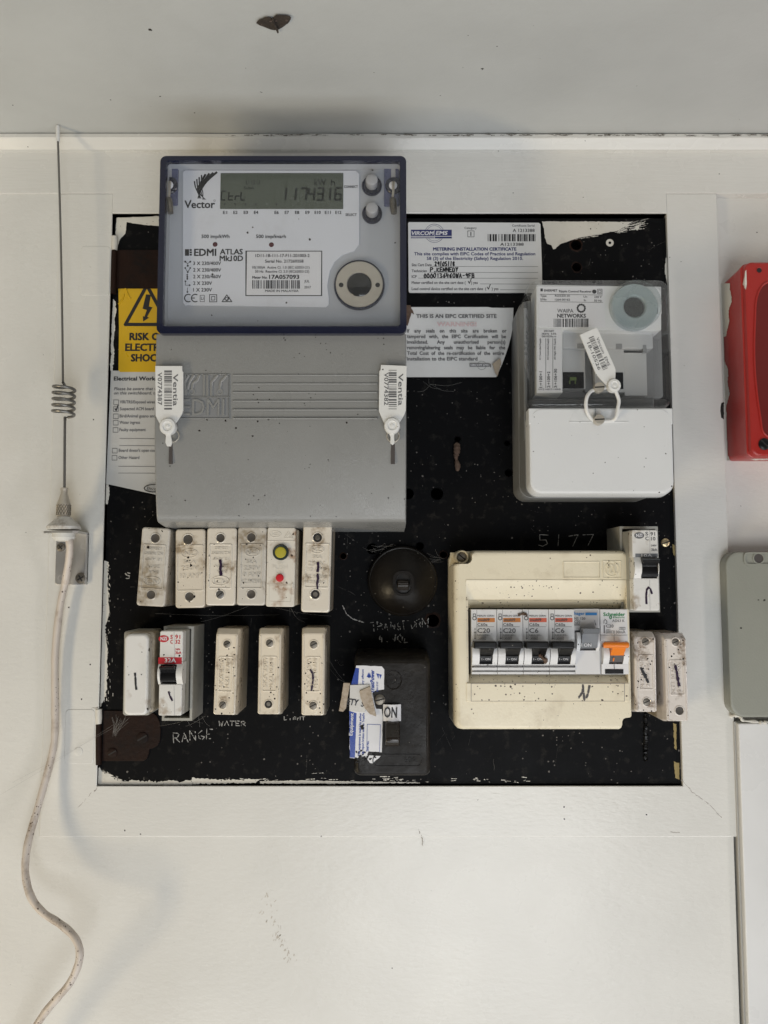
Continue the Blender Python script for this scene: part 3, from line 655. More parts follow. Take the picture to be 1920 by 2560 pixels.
for x, y in ((1403,220),(1405,398)):
    mb = MB(); c_ = A(x,y,HB); mb.lathe(c_, [(7*mm,0),(7*mm,1.5*mm),(6.5*mm,2.4*mm),(5.9*mm,2.2*mm),(5.6*mm,.4*mm),(0,.4*mm)], 28)
    obj('button_well', mb, MT['blue_frame'], meter)
    mb = MB(); mb.lathe(A(x,y-12,HB), [(4.2*mm,0),(4.2*mm,6.4*mm),(3.9*mm,7.4*mm),(3.2*mm,7.9*mm),(0,8*mm)], 24); obj('button', mb, MT['button_grey'], meter)
c_ = A(1323,852,HB)
rp = A.sc(HB)
mb = MB(); mb.lathe(c_, [(161*rp,0),(161*rp,1*mm),(156*rp,2.6*mm),(150*rp,2.8*mm),(148*rp,1.6*mm),(0,1.6*mm)], 48); port = obj('optical_port', mb, MT['blue_frame'], meter)
mb = MB(); mb.lathe(c_, [(149*rp,1*mm),(149*rp,2.2*mm),(146*rp,2.6*mm),(80*rp,2.6*mm),(76*rp,2*mm),(76*rp,1*mm)], 48); obj('metal_ring', mb, MT['nickel'], port)
mb = MB(); mb.lathe(A(1325,858,HB), [(75*rp,1.5*mm),(75*rp,2.2*mm),(68*rp,2.9*mm),(40*rp,3.5*mm),(0,3.7*mm)], 32); obj('lens', mb, MT['dark_glass'], port)
for x in (1208,1440):
    mb = MB(); mb.lathe(A(x,857,HB), [(15*rp,2*mm),(15*rp,2.72*mm),(0,2.72*mm)], 14); obj('pin_hole', mb, MT['slot_black'], port)
for x, y in ((110,212),(1538,214)):
    mb = MB(); box(mb, A, x-35,62,x+57,335, HB-.5*mm, HB+2*mm, .6*mm, .3*mm)
    if x > 800: mb = MB(); box(mb, A, x-57,62,x+38,340, HB-.5*mm, HB+2*mm, .6*mm, .3*mm)
    sl = obj('seal_slot', mb, MT['blue_slot'], meter)
    mb = MB(); mb.lathe(A(x+4,y+5,HB+2*mm), [(53*rp,0),(53*rp,1.5*mm),(48*rp,2*mm),(0,2*mm)], 28); obj('boss', mb, MT['blue_frame'], sl)
    screw('screw', A(x,y,HB+4.2*mm), 26*rp, MT['label_white'], meter, 80, dark=MT['steel_dark'])
    mb = MB(); box(mb, A, x-12,68,x+16,165, HB+1.5*mm, HB+2.6*mm, .3*mm, .2*mm); obj('slot_bar', mb, MT['button_grey'], sl)
    mb = MB(); mb.tube([A(x-4,y-25,HB+6*mm),A(x-2,y+35,HB+6.5*mm),A(x-6,y+90,HB+6*mm)], .5*mm, 6); mb.tube([A(x+8,y-25,HB+6*mm),A(x+5,y+35,HB+6.3*mm),A(x,y+90,HB+6*mm)], .5*mm, 6); sw = obj('seal_wire', mb, MT['nickel'], meter)
    mb = MB(); mb.tube([A(x-3+q*.1,y+80+q,HB+6*mm) for q in (0,10,40,80,98)], [14*rp,20*rp,23*rp,20*rp,19*rp], 12); obj('crimp', mb, MT['steel_dark'], sw)
# terminal cover: one extruded profile that leans back towards its lower edge
u0, u1 = A(30,900,74*mm).x, A(1622,900,74*mm).x
vz = lambda y, h: B(800,y,h).z
prof = [(vz(86,74*mm),0),(vz(86,74*mm),73*mm),(vz(92,74*mm),74*mm)] + [(vz(y,h*mm),h*mm) for y,h in ((300,74),(500,73.8),(660,73.3),(800,72.2),(920,70.6),(1040,68.4),(1160,66),(1240,64),(1268,62.8),(1284,61),(1292,58.5))] + [(vz(1322,40*mm),40*mm),(vz(1322,40*mm)-1*mm,0)]
bv = 1.6*mm; mb = MB(); loops = []
for u, s_ in ((u0, bv), (u0+bv*.3, bv*.3), (u0+bv, 0), (u1-bv, 0), (u1-bv*.3, bv*.3), (u1, bv)):
    loops.append([V3(u, v, max(0, h-s_)) for v, h in prof])
mb.loft(loops, cap0=True, cap1=True)
tc = obj('terminal_cover', mb, MT['meter_grey'], meter, sharp=40)
he = 74*mm
mb = MB()
for y in (352,407,462,517,573,628):
    a_, b_ = B(515,y,he), B(1440,y,he); hh = 73.6*mm if y > 560 else 73.8*mm
    mb.rbox(a_.x, b_.x, a_.z-.55*mm, a_.z+.55*mm, 73*mm, he+.6*mm, .4*mm, .5*mm)
for x0,y0,x1,y1 in ((20,345,495,352),(20,488,495,494),(20,625,495,632),(488,345,495,632)):
    a_, b_ = B(x0,y1,he), B(x1,y0,he); mb.rbox(a_.x,b_.x,a_.z,b_.z,73*mm,he+.6*mm,.3*mm,.5*mm)
txt(mb, B, 'EDMI', 195,610,462,610, 104, he, .03, ext=.8*mm, raise_=0)
for pts in (((210,355),(210,480)),((235,352),(205,400),(205,480)),((270,352),(240,395),(225,445)),((305,352),(290,385),(262,405),(256,440)),((335,352),(335,485)),((355,352),(355,485)),((420,352),(380,400),(380,485)),((480,352),(440,395),(434,440))):
    mb.tube([B(x,y,he+.05*mm) for x,y in pts], 1.1*mm, 6)
for x,y in ((256,460),(434,460),(210,460)): mb.lathe(B(x,y,he-.3*mm), [(20*rp,0),(20*rp,.7*mm),(12*rp,.7*mm),(11*rp,.3*mm),(0,.3*mm)], 18)
obj('raised_emblem', mb, MT['meter_grey'], tc)
mb = MB(); frect(mb, B, 150,354,488,486, he+.06*mm); frect(mb, B, 150,496,488,623, he+.06*mm); obj('emblem_field', mb, MT['emboss_grey'], tc, smooth=False)
for x in (118,1537):
    mb = MB(); box(mb, B, x-12,790,x+13,918, 66*mm, 72.35*mm, .3*mm, .1*mm); obj('slot', mb, MT['toggle_brown'], tc)
# white seal tags
def seal(fr, pts, boss, h, label, name='seal_tag'):
    mb = MB(); mb.prism(uv(fr, pts, h), h-1.2*mm, h, .35*mm)
    o = thing(name, label, 'security seal', fr(*boss[:2], h-2*mm), group='white plastic security seals'); obj('tag', mb, MT['seal_white'], o)
    s = fr.sc(h); r = boss[2]*s
    mb = MB(); mb.lathe(fr(*boss[:2], h), [(r*.95,-3*mm),(r,1.2*mm),(r*.9,2.4*mm),(r*.6,2.7*mm),(r*.5,2.1*mm),(r*.22,2.0*mm),(r*.18,2.6*mm),(0,2.7*mm)], 24); obj('boss', mb, MT['seal_white'], o)
    return o
for dx, num, lab in ((0,'V0774387','white plastic seal tag hanging at the left edge of the grey meter cover'),(1428,'V0774382','white plastic seal tag hanging at the right edge of the grey meter cover')):
    h = 78*mm
    if dx == 0: pts = [(20,292),(192,292),(193,325),(199,330),(199,575),(190,600),(160,645),(125,690),(120,740),(128,780),(120,805),(95,805),(84,780),(88,740),(70,700),(45,655),(22,610)]
    else: pts = [(1460,285),(1626,292),(1620,575),(1610,605),(1585,645),(1550,700),(1545,745),(1548,785),(1535,797),(1520,785),(1522,745),(1495,690),(1462,615),(1447,580),(1450,325),(1458,318)]
    o = seal(B, pts, (104,682,53) if dx == 0 else (1532,678,52), h, lab)
    k = MB(); q = (0, 0) if dx == 0 else (1437, -3)
    txt(k, B, 'Ventia', 135+q[0],345+q[1],135+q[0],548+q[1], 30, h, .005); txt(k, B, num, 37+q[0] if dx == 0 else 1482,336,37+q[0] if dx == 0 else 1482,543, 26, h, .003)
    frbar(k, B, 78+(0 if dx == 0 else 1432),322+q[1],127+(0 if dx == 0 else 1434),572+q[1], h, 70, 9+dx, upright=False)
    obj('lettering', k, MT['ink_grey'], o, smooth=False)
    mb = MB(); cc_ = B(132 if dx == 0 else 1538,740,74*mm)
    mb.tube([cc_+V3(math.cos(R(a_))*4.2*mm, math.sin(R(a_))*4.2*mm, 0) for a_ in range(0,361,30)], .45*mm, 6); obj('wire_loop', mb, MT['nickel'], o)

# ================================================================ papers on the board
def paper(name, fr, pts, h, m, label, cat, bow=None, at=None):
    """thin sheet: fan-free triangulated outline with the thickness of card"""
    mb = MB(); mb.prism(uv(fr, pts, h), .05*mm, h, 0); o = thing(name, label, cat, fr(*pts[-1], 0)); s = obj('sheet', mb, m, o, smooth=False); return o, s
cert, sh = paper('certificate_card', C, [(84,240),(92,229),(1440,236),(1456,250),(1472,700),(1475,950),(1462,962),(100,960),(90,948)], .9*mm, MT['paper_white'], 'white metering certificate card with barcode and handwriting, beside the meter', 'certificate')
hp = .9*mm; k = MB(); n = MB(); p = MB(); g = MB()
frect(n, C, 114,308,537,398, hp+.1*mm)
n.disc(C(357,345,hp+.06*mm), 100*C.sc(hp), 36, 96*C.sc(hp)); n.disc(C(357,345,hp+.06*mm), 83*C.sc(hp), 36, 80*C.sc(hp))
txt(n, C, 'METERING INSTALLATION CERTIFICATE', 345,524,1205,524, 32, hp, .03)
txt(n, C, 'This site complies with EIPC Codes of Practice and Regulation', 148,573,1402,573, 32, hp, .012); txt(n, C, '58 (3) of the Electricity (Safety) Regulation 2010.', 278,621,1275,621, 32, hp, .012)
wt = MB(); txt(wt, C, 'VIRCOM', 122,362,352,362, 38, hp+.1*mm, .03, .2); txt(wt, C, 'EMS', 372,360,494,360, 38, hp+.1*mm, .03, .2); frect(wt, C, 357,308,361,398, hp+.2*mm)
frect(wt, C, 114,373,537,380, hp+.2*mm)
for i in range(26): frect(wt, C, 120+i*9.3,382,124+i*9.3,398, hp+.2*mm)
for s, x0, y, x1 in (('Site Cert Date',122,686,328),('Technician',122,748,278),('ICP',122,808,172),('Meter certified on the site cert date (',122,870,680),(') yes',738,870,806),('Load control device certified on the site cert date  (',122,934,893),(') yes',952,934,1020)):
    txt(g, C, s, x0,y,x1,y, 28, hp, .012)
txt(g, C, 'Category', 668,300,795,300, 22, hp); txt(g, C, 'Certificate Serial', 1162,276,1396,276, 22, hp)
txt(k, C, 'A 1213388', 1170,331,1396,331, 33, hp); txt(k, C, 'A1213388', 1040,474,1282,474, 30, hp); frbar(k, C, 910,354,1410,428, hp, 80, 21)
border(g, C, 703,320,768,382, hp+.12*mm, .4*mm)
for y, x0 in ((690,330),(752,300),(812,190),(872,830),(932,1040)): g.line([C(x0,y-2,hp+.08*mm), C(1430,y,hp+.08*mm)], .28*mm)
hand(p, C, '29/05/18', 362,684,572,682, 42, hp+.15*mm, .85*mm, .2, 0, 3); hand(p, C, 'P.KENNEDY', 318,744,610,742, 42, hp+.15*mm, .85*mm, .2, 0, 4); hand(p, C, '0000136460WA-9FB', 247,808,780,804, 44, hp+.15*mm, .85*mm, .2, 0, 5)
p.line([C(735,335,hp+.15*mm), C(735,368,hp+.15*mm)], .7*mm)
for x,y in ((708,865),(905,925)): p.line([C(x,y-22,hp+.15*mm), C(x+12,y,hp+.15*mm), C(x+32,y-52,hp+.15*mm)], .6*mm)
for q, m_ in ((n,'ink_navy'),(wt,'label_white'),(g,'ink_grey'),(k,'ink_black')): obj('lettering', q, MT[m_], sh, smooth=False)
obj('handwriting', p, MT['ink_black'], sh, smooth=False, kind='stuff')

# curling warning sheet: grid whose right edge lifts off the board
wr = thing('warning_notice', 'white warning paper curling off the board beside the meter, faded red heading', 'notice', C(75,1835,0))
mb = MB(); nx, ny = 26, 20; grid = []
lift = lambda x, y: .6*mm + max(0, (x-(1060-max(0,y-1300)*.16))/120)**2*5.5*mm + max(0, (y-1640)/200)**2*max(0,(x-600)/400)*3*mm + math.sin(x*.012+y*.006)*.35*mm
for j in range(ny+1):
    y = 1110+(1836-1110)*j/ny; t = (y-1110)/726
    xr = 1176-12*t-(max(0, t-.2)/.8)**1.6*165
    for i in range(nx+1):
        x = 40+(xr-40)*i/nx; grid.append(C(x, y+ (8 if i > 20 else 0)*(1-t), lift(x,y)))
fs = [[j*(nx+1)+i, j*(nx+1)+i+1, (j+1)*(nx+1)+i+1, (j+1)*(nx+1)+i] for j in range(ny) for i in range(nx)]
nv = len(grid); mb.add(grid+[q+Vector((0,.2*mm,0)) for q in grid], fs+[[v+nv for v in f][::-1] for f in fs])
sh = obj('sheet', mb, MT['paper_white'], wr, sharp=80)
k = MB(); r_ = MB(); hh = 1.25*mm
txt(k, C, 'THIS IS AN EIPC CERTIFIED SITE', 170,1222,1000,1222, 37, hh, .02); txt(r_, C, 'WARNING!', 385,1308,792,1308, 42, hh, .03)
rows = (('If','any','seals','on','this','site','are','broken','or'),('tampered','with,','the','EIPC','Certification','will','be'),('invalidated.','Any','unauthorised','person(s)'),('removing/altering','seals','may','be','liable','for','the'),('Total','Cost','of','the','re-certification','of','the','entire'))
xr_ = (1104,1098,1092,1090,1078)
for j, ws in enumerate(rows):
    wsum = sum(glyphs(w_)[2] for w_ in ws); sp = (xr_[j]-74); cw = 37/.729*1.0; tot = wsum*50*.98; gp = (sp-tot)/(len(ws)-1)
    if gp < 8: tot = sp-8*(len(ws)-1); gp = 8
    x = 74
    for w_ in ws:
        wd = glyphs(w_)[2]/wsum*tot; txt(k, C, w_, x,1374+j*58,x+wd,1374+j*58, 35, max(hh, lift(x+wd,1374+j*58)+.25*mm), .016); x += wd+gp
txt(k, C, 'installation to the EIPC standard', 74,1664,802,1664, 35, hh, .016)
frect(k, C, 722,1694,930,1728, hh+.5*mm); frect(k, C, 935,1700,945,1735, hh+.5*mm); k.disc(C(848,1715,hh+.4*mm), 46*C.sc(hh), 26, 43*C.sc(hh))
wt = MB(); txt(wt, C, 'VIRCOM EMS', 730,1721,920,1721, 20, hh+.55*mm, .02, .2)
for q, m_ in ((k,'ink_grey'),(r_,'ink_faded_red'),(wt,'label_white')): obj('lettering', q, MT[m_], sh, smooth=False)
mb = MB(); mb.prism(ragged(uv(C, [(60,1085),(110,1090),(145,1180),(120,1165),(100,1230),(80,1300),(60,1290)], 2*mm), .6*mm, 1.2*mm, 3), .8*mm, 1.8*mm, .2*mm); obj('dirt_clump', mb, MT['cocoon'], wr)
mb = MB(); mb.prism(uv(C, [(958,1700),(1040,1640),(1050,1690),(1010,1830),(985,1790)], 4*mm), 3.6*mm, 4.4*mm, .2*mm); obj('folded_corner', mb, MT['tape_brown'], wr)

risk, sh = paper('risk_sticker', E, [(134,512),(145,492),(300,488),(600,492),(600,1225),(150,1225),(138,1212),(142,900),(138,640)], .5*mm, MT['sticker_yellow'], 'yellow electric shock warning sticker half hidden by the meter', 'warning sticker')
k = MB(); hp = .5*mm
def triangle_ring(cx, y0, y1, half, w_):
    pts = [(cx,y0),(cx+half,y1),(cx-half,y1)]
    k.line([E(*q, hp+.12*mm) for q in pts+[pts[0], pts[1]]], w_)
    for q in pts: k.disc(E(*q, hp+.12*mm), w_/2, 16)
triangle_ring(350, 578, 870, 160, 25*E.sc(hp))
k.add([E(*q, hp+.13*mm) for q in ((344,645),(380,648),(365,735),(392,742),(352,812),(366,820),(322,848),(320,808),(332,812),(350,762),(318,752))], [[0,1,2,10],[2,3,9,10],[3,4,8,9],[4,5,6,7,8]])
txt(k, E, 'RISK OF', 222,986,480,986, 52, hp, .03); txt(k, E, 'ELECTRIC', 190,1066,512,1066, 52, hp, .03); txt(k, E, 'SHOCK', 233,1145,470,1145, 52, hp, .03)
obj('lettering', k, MT['ink_black'], sh, smooth=False)
mb = MB()
for pts in (((160,580),(190,600),(205,640),(228,680)),((138,720),(165,690),(180,650))): mb.tube(smooth_path([E(x,y,.5*mm) for x,y in pts],5), .7*mm, 8)
obj('bubble', mb, MT['sticker_yellow'], sh)

haz = thing('hazard_checklist', 'grey printed hazard checklist sheet with a ticked box, under the yellow sticker', 'notice', E(60,2050,0))
mb = MB(); nx, ny = 12, 16; grid = []
for j in range(ny+1):
    t = j/ny
    for i in range(nx+1):
        s_ = i/nx; xl = 82-37*t; x = xl+(640-xl)*s_; y = 1215+(2060+s_*130-1215)*t
        grid.append(E(x, y, .35*mm+max(0,t-.82)**2*90*mm*(.4+s_)))
fs = [[j*(nx+1)+i, j*(nx+1)+i+1, (j+1)*(nx+1)+i+1, (j+1)*(nx+1)+i] for j in range(ny) for i in range(nx)]
nv = len(grid); mb.add(grid+[q+Vector((0,.15*mm,0)) for q in grid], fs+[[v+nv for v in f][::-1] for f in fs]); sh = obj('sheet', mb, MT['paper_grey'], haz, sharp=80)
k = MB(); g = MB(); hp = .5*mm
txt(k, E, 'Electrical Workers', 104,1288,470,1288, 28, hp, .018)
for s, x0, y, x1 in (('Please be aware that we have',104,1361,520),('on this switchboard, the haz',104,1393,500)): txt(g, E, s, x0,y,x1,y, 22, hp, 0, .2)
for s, x0, y, x1, bx in (('VIR/TRS/Exposed wires',148,1460,408,102),('Suspected ACM board',148,1511,400,100),('Bird/Animal guano and',146,1565,412,100),('Water ingress',145,1613,298,99),('Faulty equipment',145,1667,341,98),('Board doesn\'t open con',140,1822,416,92),('Other Hazard',138,1875,293,90)):
    txt(g, E, s, x0,y,x1,y, 22, hp); border(g, E, bx,y-26,bx+36,y+9, hp+.15*mm, .35*mm)
for y in (1722,1775,1930,1980): g.line([E(148-(y-1700)*.04,y,hp+.15*mm), E(470,y+2,hp+.15*mm)], .3*mm)
k.line([E(*q,hp+.2*mm) for q in ((112,1500),(120,1512),(136,1472))], .8*mm)
g2 = MB(); g2.line([E(405+75*math.cos(R(a_)), 2094+28*math.sin(R(a_)), 3.2*mm) for a_ in range(0,361,20)], .7*mm); txt(g2, E, 'Electrix', 352,2103,450,2115, 20, 3.2*mm)
for q, m_ in ((k,'ink_black'),(g,'ink_grey'),(g2,'ink_black')): obj('lettering', q, MT[m_], sh, smooth=False)
# ================================================================ ripple control receiver
rcv = thing('ripple_receiver', 'white two-part ripple control receiver with clear upper cover', 'receiver', D(800,2115,0))
hr = 60*mm
L0, R0 = W(1280,1000,0).x, D(1545,1600,hr).x; T0, B0 = D(800,55,62*mm).z, D(800,2120,0).z
fl_, fr2, ft, fb = D(215,800,hr).x, D(1548,800,hr).x, D(800,60,62*mm).z, D(800,2045,hr).z
def slant(mb, seq, r):
    mb.loft([[V3(p[0], p[1], h) for p in rr(u0, u1, v0, v1, rq, 6)] for h, u0, u1, v0, v1, rq in seq], cap0=True)
mb = MB(); vsplit = D(800,1256,hr).z
slant(mb, [(0,L0,R0,B0,T0-6*mm,9*mm),(26*mm,L0+.4*mm,R0,B0+.5*mm,T0-4*mm,9*mm),(27*mm,L0+1.2*mm,R0-.8*mm,B0+1.5*mm,T0-5*mm,8.5*mm)], 9*mm)
base = obj('base', mb, MT['receiver_base'], rcv)
mb = MB(); slant(mb, [(27*mm,L0+.6*mm,R0-.3*mm,B0+.8*mm,vsplit-.4*mm,8.5*mm),(hr-11.5*mm,fl_-.3*mm,fr2-.1*mm,fb-1.6*mm,vsplit-.4*mm,8.5*mm),(hr-11.05*mm,fl_+.4*mm,fr2-.6*mm,fb-.9*mm,vsplit-.8*mm,8*mm)], 9*mm); mb.rbox(L0+.8*mm, R0-1*mm, vsplit-20*mm, vsplit-.5*mm, 20*mm, hr-12*mm, 1*mm, .5*mm); obj('lower_body', mb, MT['receiver_base'], rcv)
mb = MB(); mb.rbox(L0+1.2*mm, fl_+2.2*mm, vsplit-1*mm, T0-11*mm, 20*mm, hr-14*mm, 1.5*mm, 1*mm); obj('side_wall', mb, MT['receiver_base'], rcv)
# white terminal cover, lower half
mb = MB(); slant(mb, [(hr-11*mm,fl_,fr2,fb-.9*mm,vsplit,8*mm),(hr-9*mm,fl_,fr2,fb-.8*mm,vsplit,8*mm),(hr-3*mm,fl_+.3*mm,fr2-.3*mm,fb-.2*mm,vsplit,8*mm),(hr-.9*mm,fl_+1*mm,fr2-1*mm,fb+.6*mm,vsplit-.3*mm,8*mm),(hr,fl_+2.6*mm,fr2-2.6*mm,fb+2.6*mm,vsplit-.8*mm,7*mm)], 8*mm)
# flatten the rounded top corners of that cover: a straight seam strip
mb.rbox(fl_+.4*mm, fr2-.4*mm, vsplit-11*mm, vsplit+.2*mm, hr-11*mm, hr-.35*mm, .8*mm, .8*mm)
tcv = obj('terminal_cover', mb, MT['receiver_white'], rcv)
mb = MB(); mb.prism(uv(D, [(600,1380),(640,1300),(690,1262),(1080,1266),(1120,1310),(1150,1384)], hr+.3*mm), hr-1*mm, hr+.12*mm, .1*mm); obj('finger_recess', mb, MT['receiver_white'], tcv)
mb = MB(); mb.rbox(D(600,1380,hr).x, D(1148,1380,hr).x, D(600,1386,hr).z, D(600,1378,hr).z, hr-1*mm, hr+.5*mm, .3*mm, .3*mm); obj('recess_lip', mb, MT['receiver_white'], tcv)
mb = MB(); box(mb, D, 846,1256,892,1325, hr-1*mm, hr+1*mm, .5*mm, .3*mm); obj('tab', mb, MT['receiver_inner'], tcv)
# upper half: inner works
hi = 48*mm
mb = MB(); box(mb, D, 300,520,1450,1160, 22*mm, 27.6*mm, 2*mm, .4*mm); obj('inner_tray', mb, MT['receiver_deep'], rcv)
mb = MB(); mb.prism(uv(D, [(298,125),(306,116),(1445,134),(1450,140),(1450,532),(1385,545),(570,528),(545,545),(540,560),(540,1112),(300,1117)], hi), 26*mm, hi, .4*mm)
ip = obj('inner_plate', mb, MT['receiver_white'], rcv)
mb = MB(); box(mb, D, 540,545,1372,705, 26*mm, 40*mm, 1*mm, .8*mm); obj('relay_shelf', mb, MT['receiver_inner'], rcv)
for x0,x1,y0,y1 in ((543,745,705,1078),(838,1105,700,1110),(1112,1312,742,1140)):
    mb = MB(); box(mb, D, x0,y0,x1,y1, 26*mm, 37*mm, .6*mm, .4*mm); rl = obj('relay', mb, MT['receiver_inner'], rcv)
    if x0 < 1000:
        w0 = (545,922,735,1074) if x0 < 600 else (1000,925,1098,1078)
        mb = MB(); box(mb, D, *w0, 36*mm, 37.3*mm, .2*mm, .1*mm); obj('relay_window', mb, MT['relay_window'], rl)
mb = MB(); box(mb, D, 745,700,838,1110, 26*mm, 31*mm, .3*mm, .2*mm); obj('divider', mb, MT['receiver_deep'], rcv)
mb = MB(); box(mb, D, 608,968,668,998, 37*mm, 38.2*mm, .2*mm, .1*mm); box(mb, D, 600,998,612,1030, 37*mm, 38*mm, .2*mm, .1*mm); box(mb, D, 652,998,664,1030, 37*mm, 38*mm, .2*mm, .1*mm); obj('relay_flag', mb, MT['relay_green'], rcv)
for x0,y0,x1,y1 in ((676,658,742,703),(1032,660,1088,705),(1282,672,1312,742)):
    mb = MB(); box(mb, D, x0,y0,x1,y1, 38*mm, 40.2*mm, .2*mm, .1*mm); obj('notch', mb, MT['receiver_deep'], rcv)
# labels
mb = MB(); box(mb, D, 320,130,925,508, hi-.2*mm, hi+.25*mm, .8*mm, .05*mm); l1 = obj('name_label', mb, MT['label_white'], ip)
mb = MB(); box(mb, D, 316,527,525,1098, hi-.2*mm, hi+.25*mm, .8*mm, .05*mm); l2 = obj('programme_label', mb, MT['label_white'], ip)
k = MB(); hl = hi+.26*mm
txt(k, D, 'ENERMET', 370,180,492,180, 20, hl, .012); txt(k, D, 'Ripple Control Receiver', 508,187,805,190, 21, hl, .006)
k.disc(D(832,181,hl+.12*mm), 1.5*mm, 18); frect(k, D, 336,152,358,178, hl+.12*mm)
for x,y in ((862,158),): border(k, D, x,y,x+42,y+42, hl+.12*mm, .3*mm); border(k, D, x+10,y+10,x+32,y+32, hl+.12*mm, .3*mm)
k.line([D(333,205,hl+.12*mm), D(910,212,hl+.12*mm)], .25*mm); k.line([D(333,272,hl+.12*mm), D(910,281,hl+.12*mm)], .25*mm)
for s,x0,y,x1 in (('Type',335,229,392),('RO3.031.01',470,229,606),('S/No',335,262,392),('1204 00162',470,264,608),('Un',733,236,766),('230 V',832,239,900),('fn',735,270,756),('50 Hz',832,273,900)): txt(k, D, s, x0,y,x1,y, 19, hl)
txt(k, D, 'WAIPA', 492,374,640,374, 34, hl, -.008); txt(k, D, 'NETWORKS', 492,420,754,420, 34, hl, .02); frbar(k, D, 459,430,782,508, hl, 80, 31)
cx, cy = 712, 334
for i in range(12):
    a_ = i*30; pth = [D(cx+r0*math.cos(R(a_+da)), cy+r0*math.sin(R(a_+da)), hl+.12*mm) for r0, da in ((30,0),(34,14),(38,30),(42,42))]
    for j in range(3): k.line([pth[j], pth[j+1]], (.9-.25*j)*mm)
txt(k, D, 'DECABIT', 370,552,462,552, 16, hl); txt(k, D, '283Hz  0.5%', 347,577,482,577, 16, hl); txt(k, D, 'D010230a.ro', 350,601,480,601, 16, hl)
for x, s1, s2 in ((340,'01 Controlled Supply','1:+100+1'),(412,'02 Controlled Supply','2:+100+2'),(476,'30 Night Wh Supply','3:+106+30')):
    txt(k, D, s1, x,808,x,612, 15, hl); txt(k, D, s2, x+12,1066,x+12,(918 if x < 470 else 893), 26, hl, .004)
for x in (385,450): k.line([D(x,612,hl+.12*mm), D(x,1068,hl+.12*mm)], .28*mm)
txt(k, D, '01CS +02CS +30NS', 318,1088,522,1088, 14, hl)
obj('lettering', k, MT['ink_black'], ip, smooth=False)
# sight glass
s = D.sc(hi)
mb = MB(); mb.lathe(D(1188,335,hi), [(218*s,0),(218*s,3*mm),(205*s,4.6*mm),(150*s,5.2*mm),(110*s,4.6*mm),(97*s,3.4*mm),(95*s,1*mm)], 48); rg = obj('sight_ring', mb, MT['teal_ring'], rcv)
mb = MB(); mb.lathe(D(1184,338,hi), [(96*s,.5*mm),(96*s,2*mm),(0,2.2*mm)], 32); obj('sight_glass', mb, MT['relay_window'], rg)
mb = MB(); mb.lathe(D(1188,335,hi), [(226*s,6.0*mm),(226*s,9.5*mm),(218*s,10.4*mm),(0,10.8*mm)], 48); obj('glass_cap', mb, MT['clear_lens'], rg)
mb = MB(); box(mb, D, 1420,290,1452,385, hi, hi+3*mm, .6*mm, .4*mm); obj('latch', mb, MT['receiver_white'], rcv)
# clear upper cover (thin shell)
ht = 62*mm; mb = MB(); vlow = vsplit+.4*mm
slant(mb, [(27.5*mm,L0+1.6*mm,R0-.2*mm,vlow-6*mm,T0-3*mm,9*mm),(ht-5*mm,fl_+.2*mm,fr2,vlow,ft,8*mm),(ht-1.5*mm,fl_+1*mm,fr2-.8*mm,vlow,ft-.8*mm,8*mm),(ht,fl_+3*mm,fr2-3*mm,vlow+.5*mm,ft-2.8*mm,7*mm)], 8*mm)
mb.f = [f for f in mb.f]
obj('clear_cover', mb, MT['clear_case'], rcv)
mb = MB(); mb.rbox(fl_+2*mm, fr2-2*mm, D(0,1240,hr).z, D(0,1150,hr).z, 40*mm, 55*mm, 1.5*mm, 3*mm); obj('cover_lip', mb, MT['clear_case'], rcv)
a_, b_ = D(232,1118,ht), D(1515,1118,ht)
for y in (1073,1368):
    screw('screw', D(867,y,ht+.5*mm), 48*D.sc(ht), MT['nickel'], rcv, 3, h=4.2*mm, flat=True)
ts = seal(D, [(700,578),(850,510),(870,535),(1022,875),(1030,900),(1028,985),(1000,1030),(950,1045),(890,985),(850,940),(828,890)], (1010,1050,62), 68*mm, 'tilted white plastic seal tag looped through the receiver cover screws')
k = MB(); h = 68*mm
txt(k, D, 'Vircom  EMS', 848,610,955,868, 26, h, -.004); txt(k, D, '18-10526', 765,655,868,905, 28, h, .002)
p0 = D(780,608,h+.12*mm); barcode(k, p0, D(912,905,h+.12*mm)-p0, D(825,588,h+.12*mm)-p0, 70, 77)
obj('lettering', k, MT['ink_grey'], ts, smooth=False)
mb = MB(); mb.tube(smooth_path([D(x,y,hh*mm) for x,y,hh in ((1030,1100,67),(1058,1180,66),(1050,1250,66),(1035,1335,65),(1000,1368,63),(925,1376,62.5),(860,1372,62),(815,1360,62.5),(775,1310,65),(755,1230,66),(765,1150,66),(800,1102,64),(840,1085,63),(920,1068,63.5),(975,1062,66))], 5), 1.25*mm, 8); obj('loop', mb, MT['seal_white'], ts)

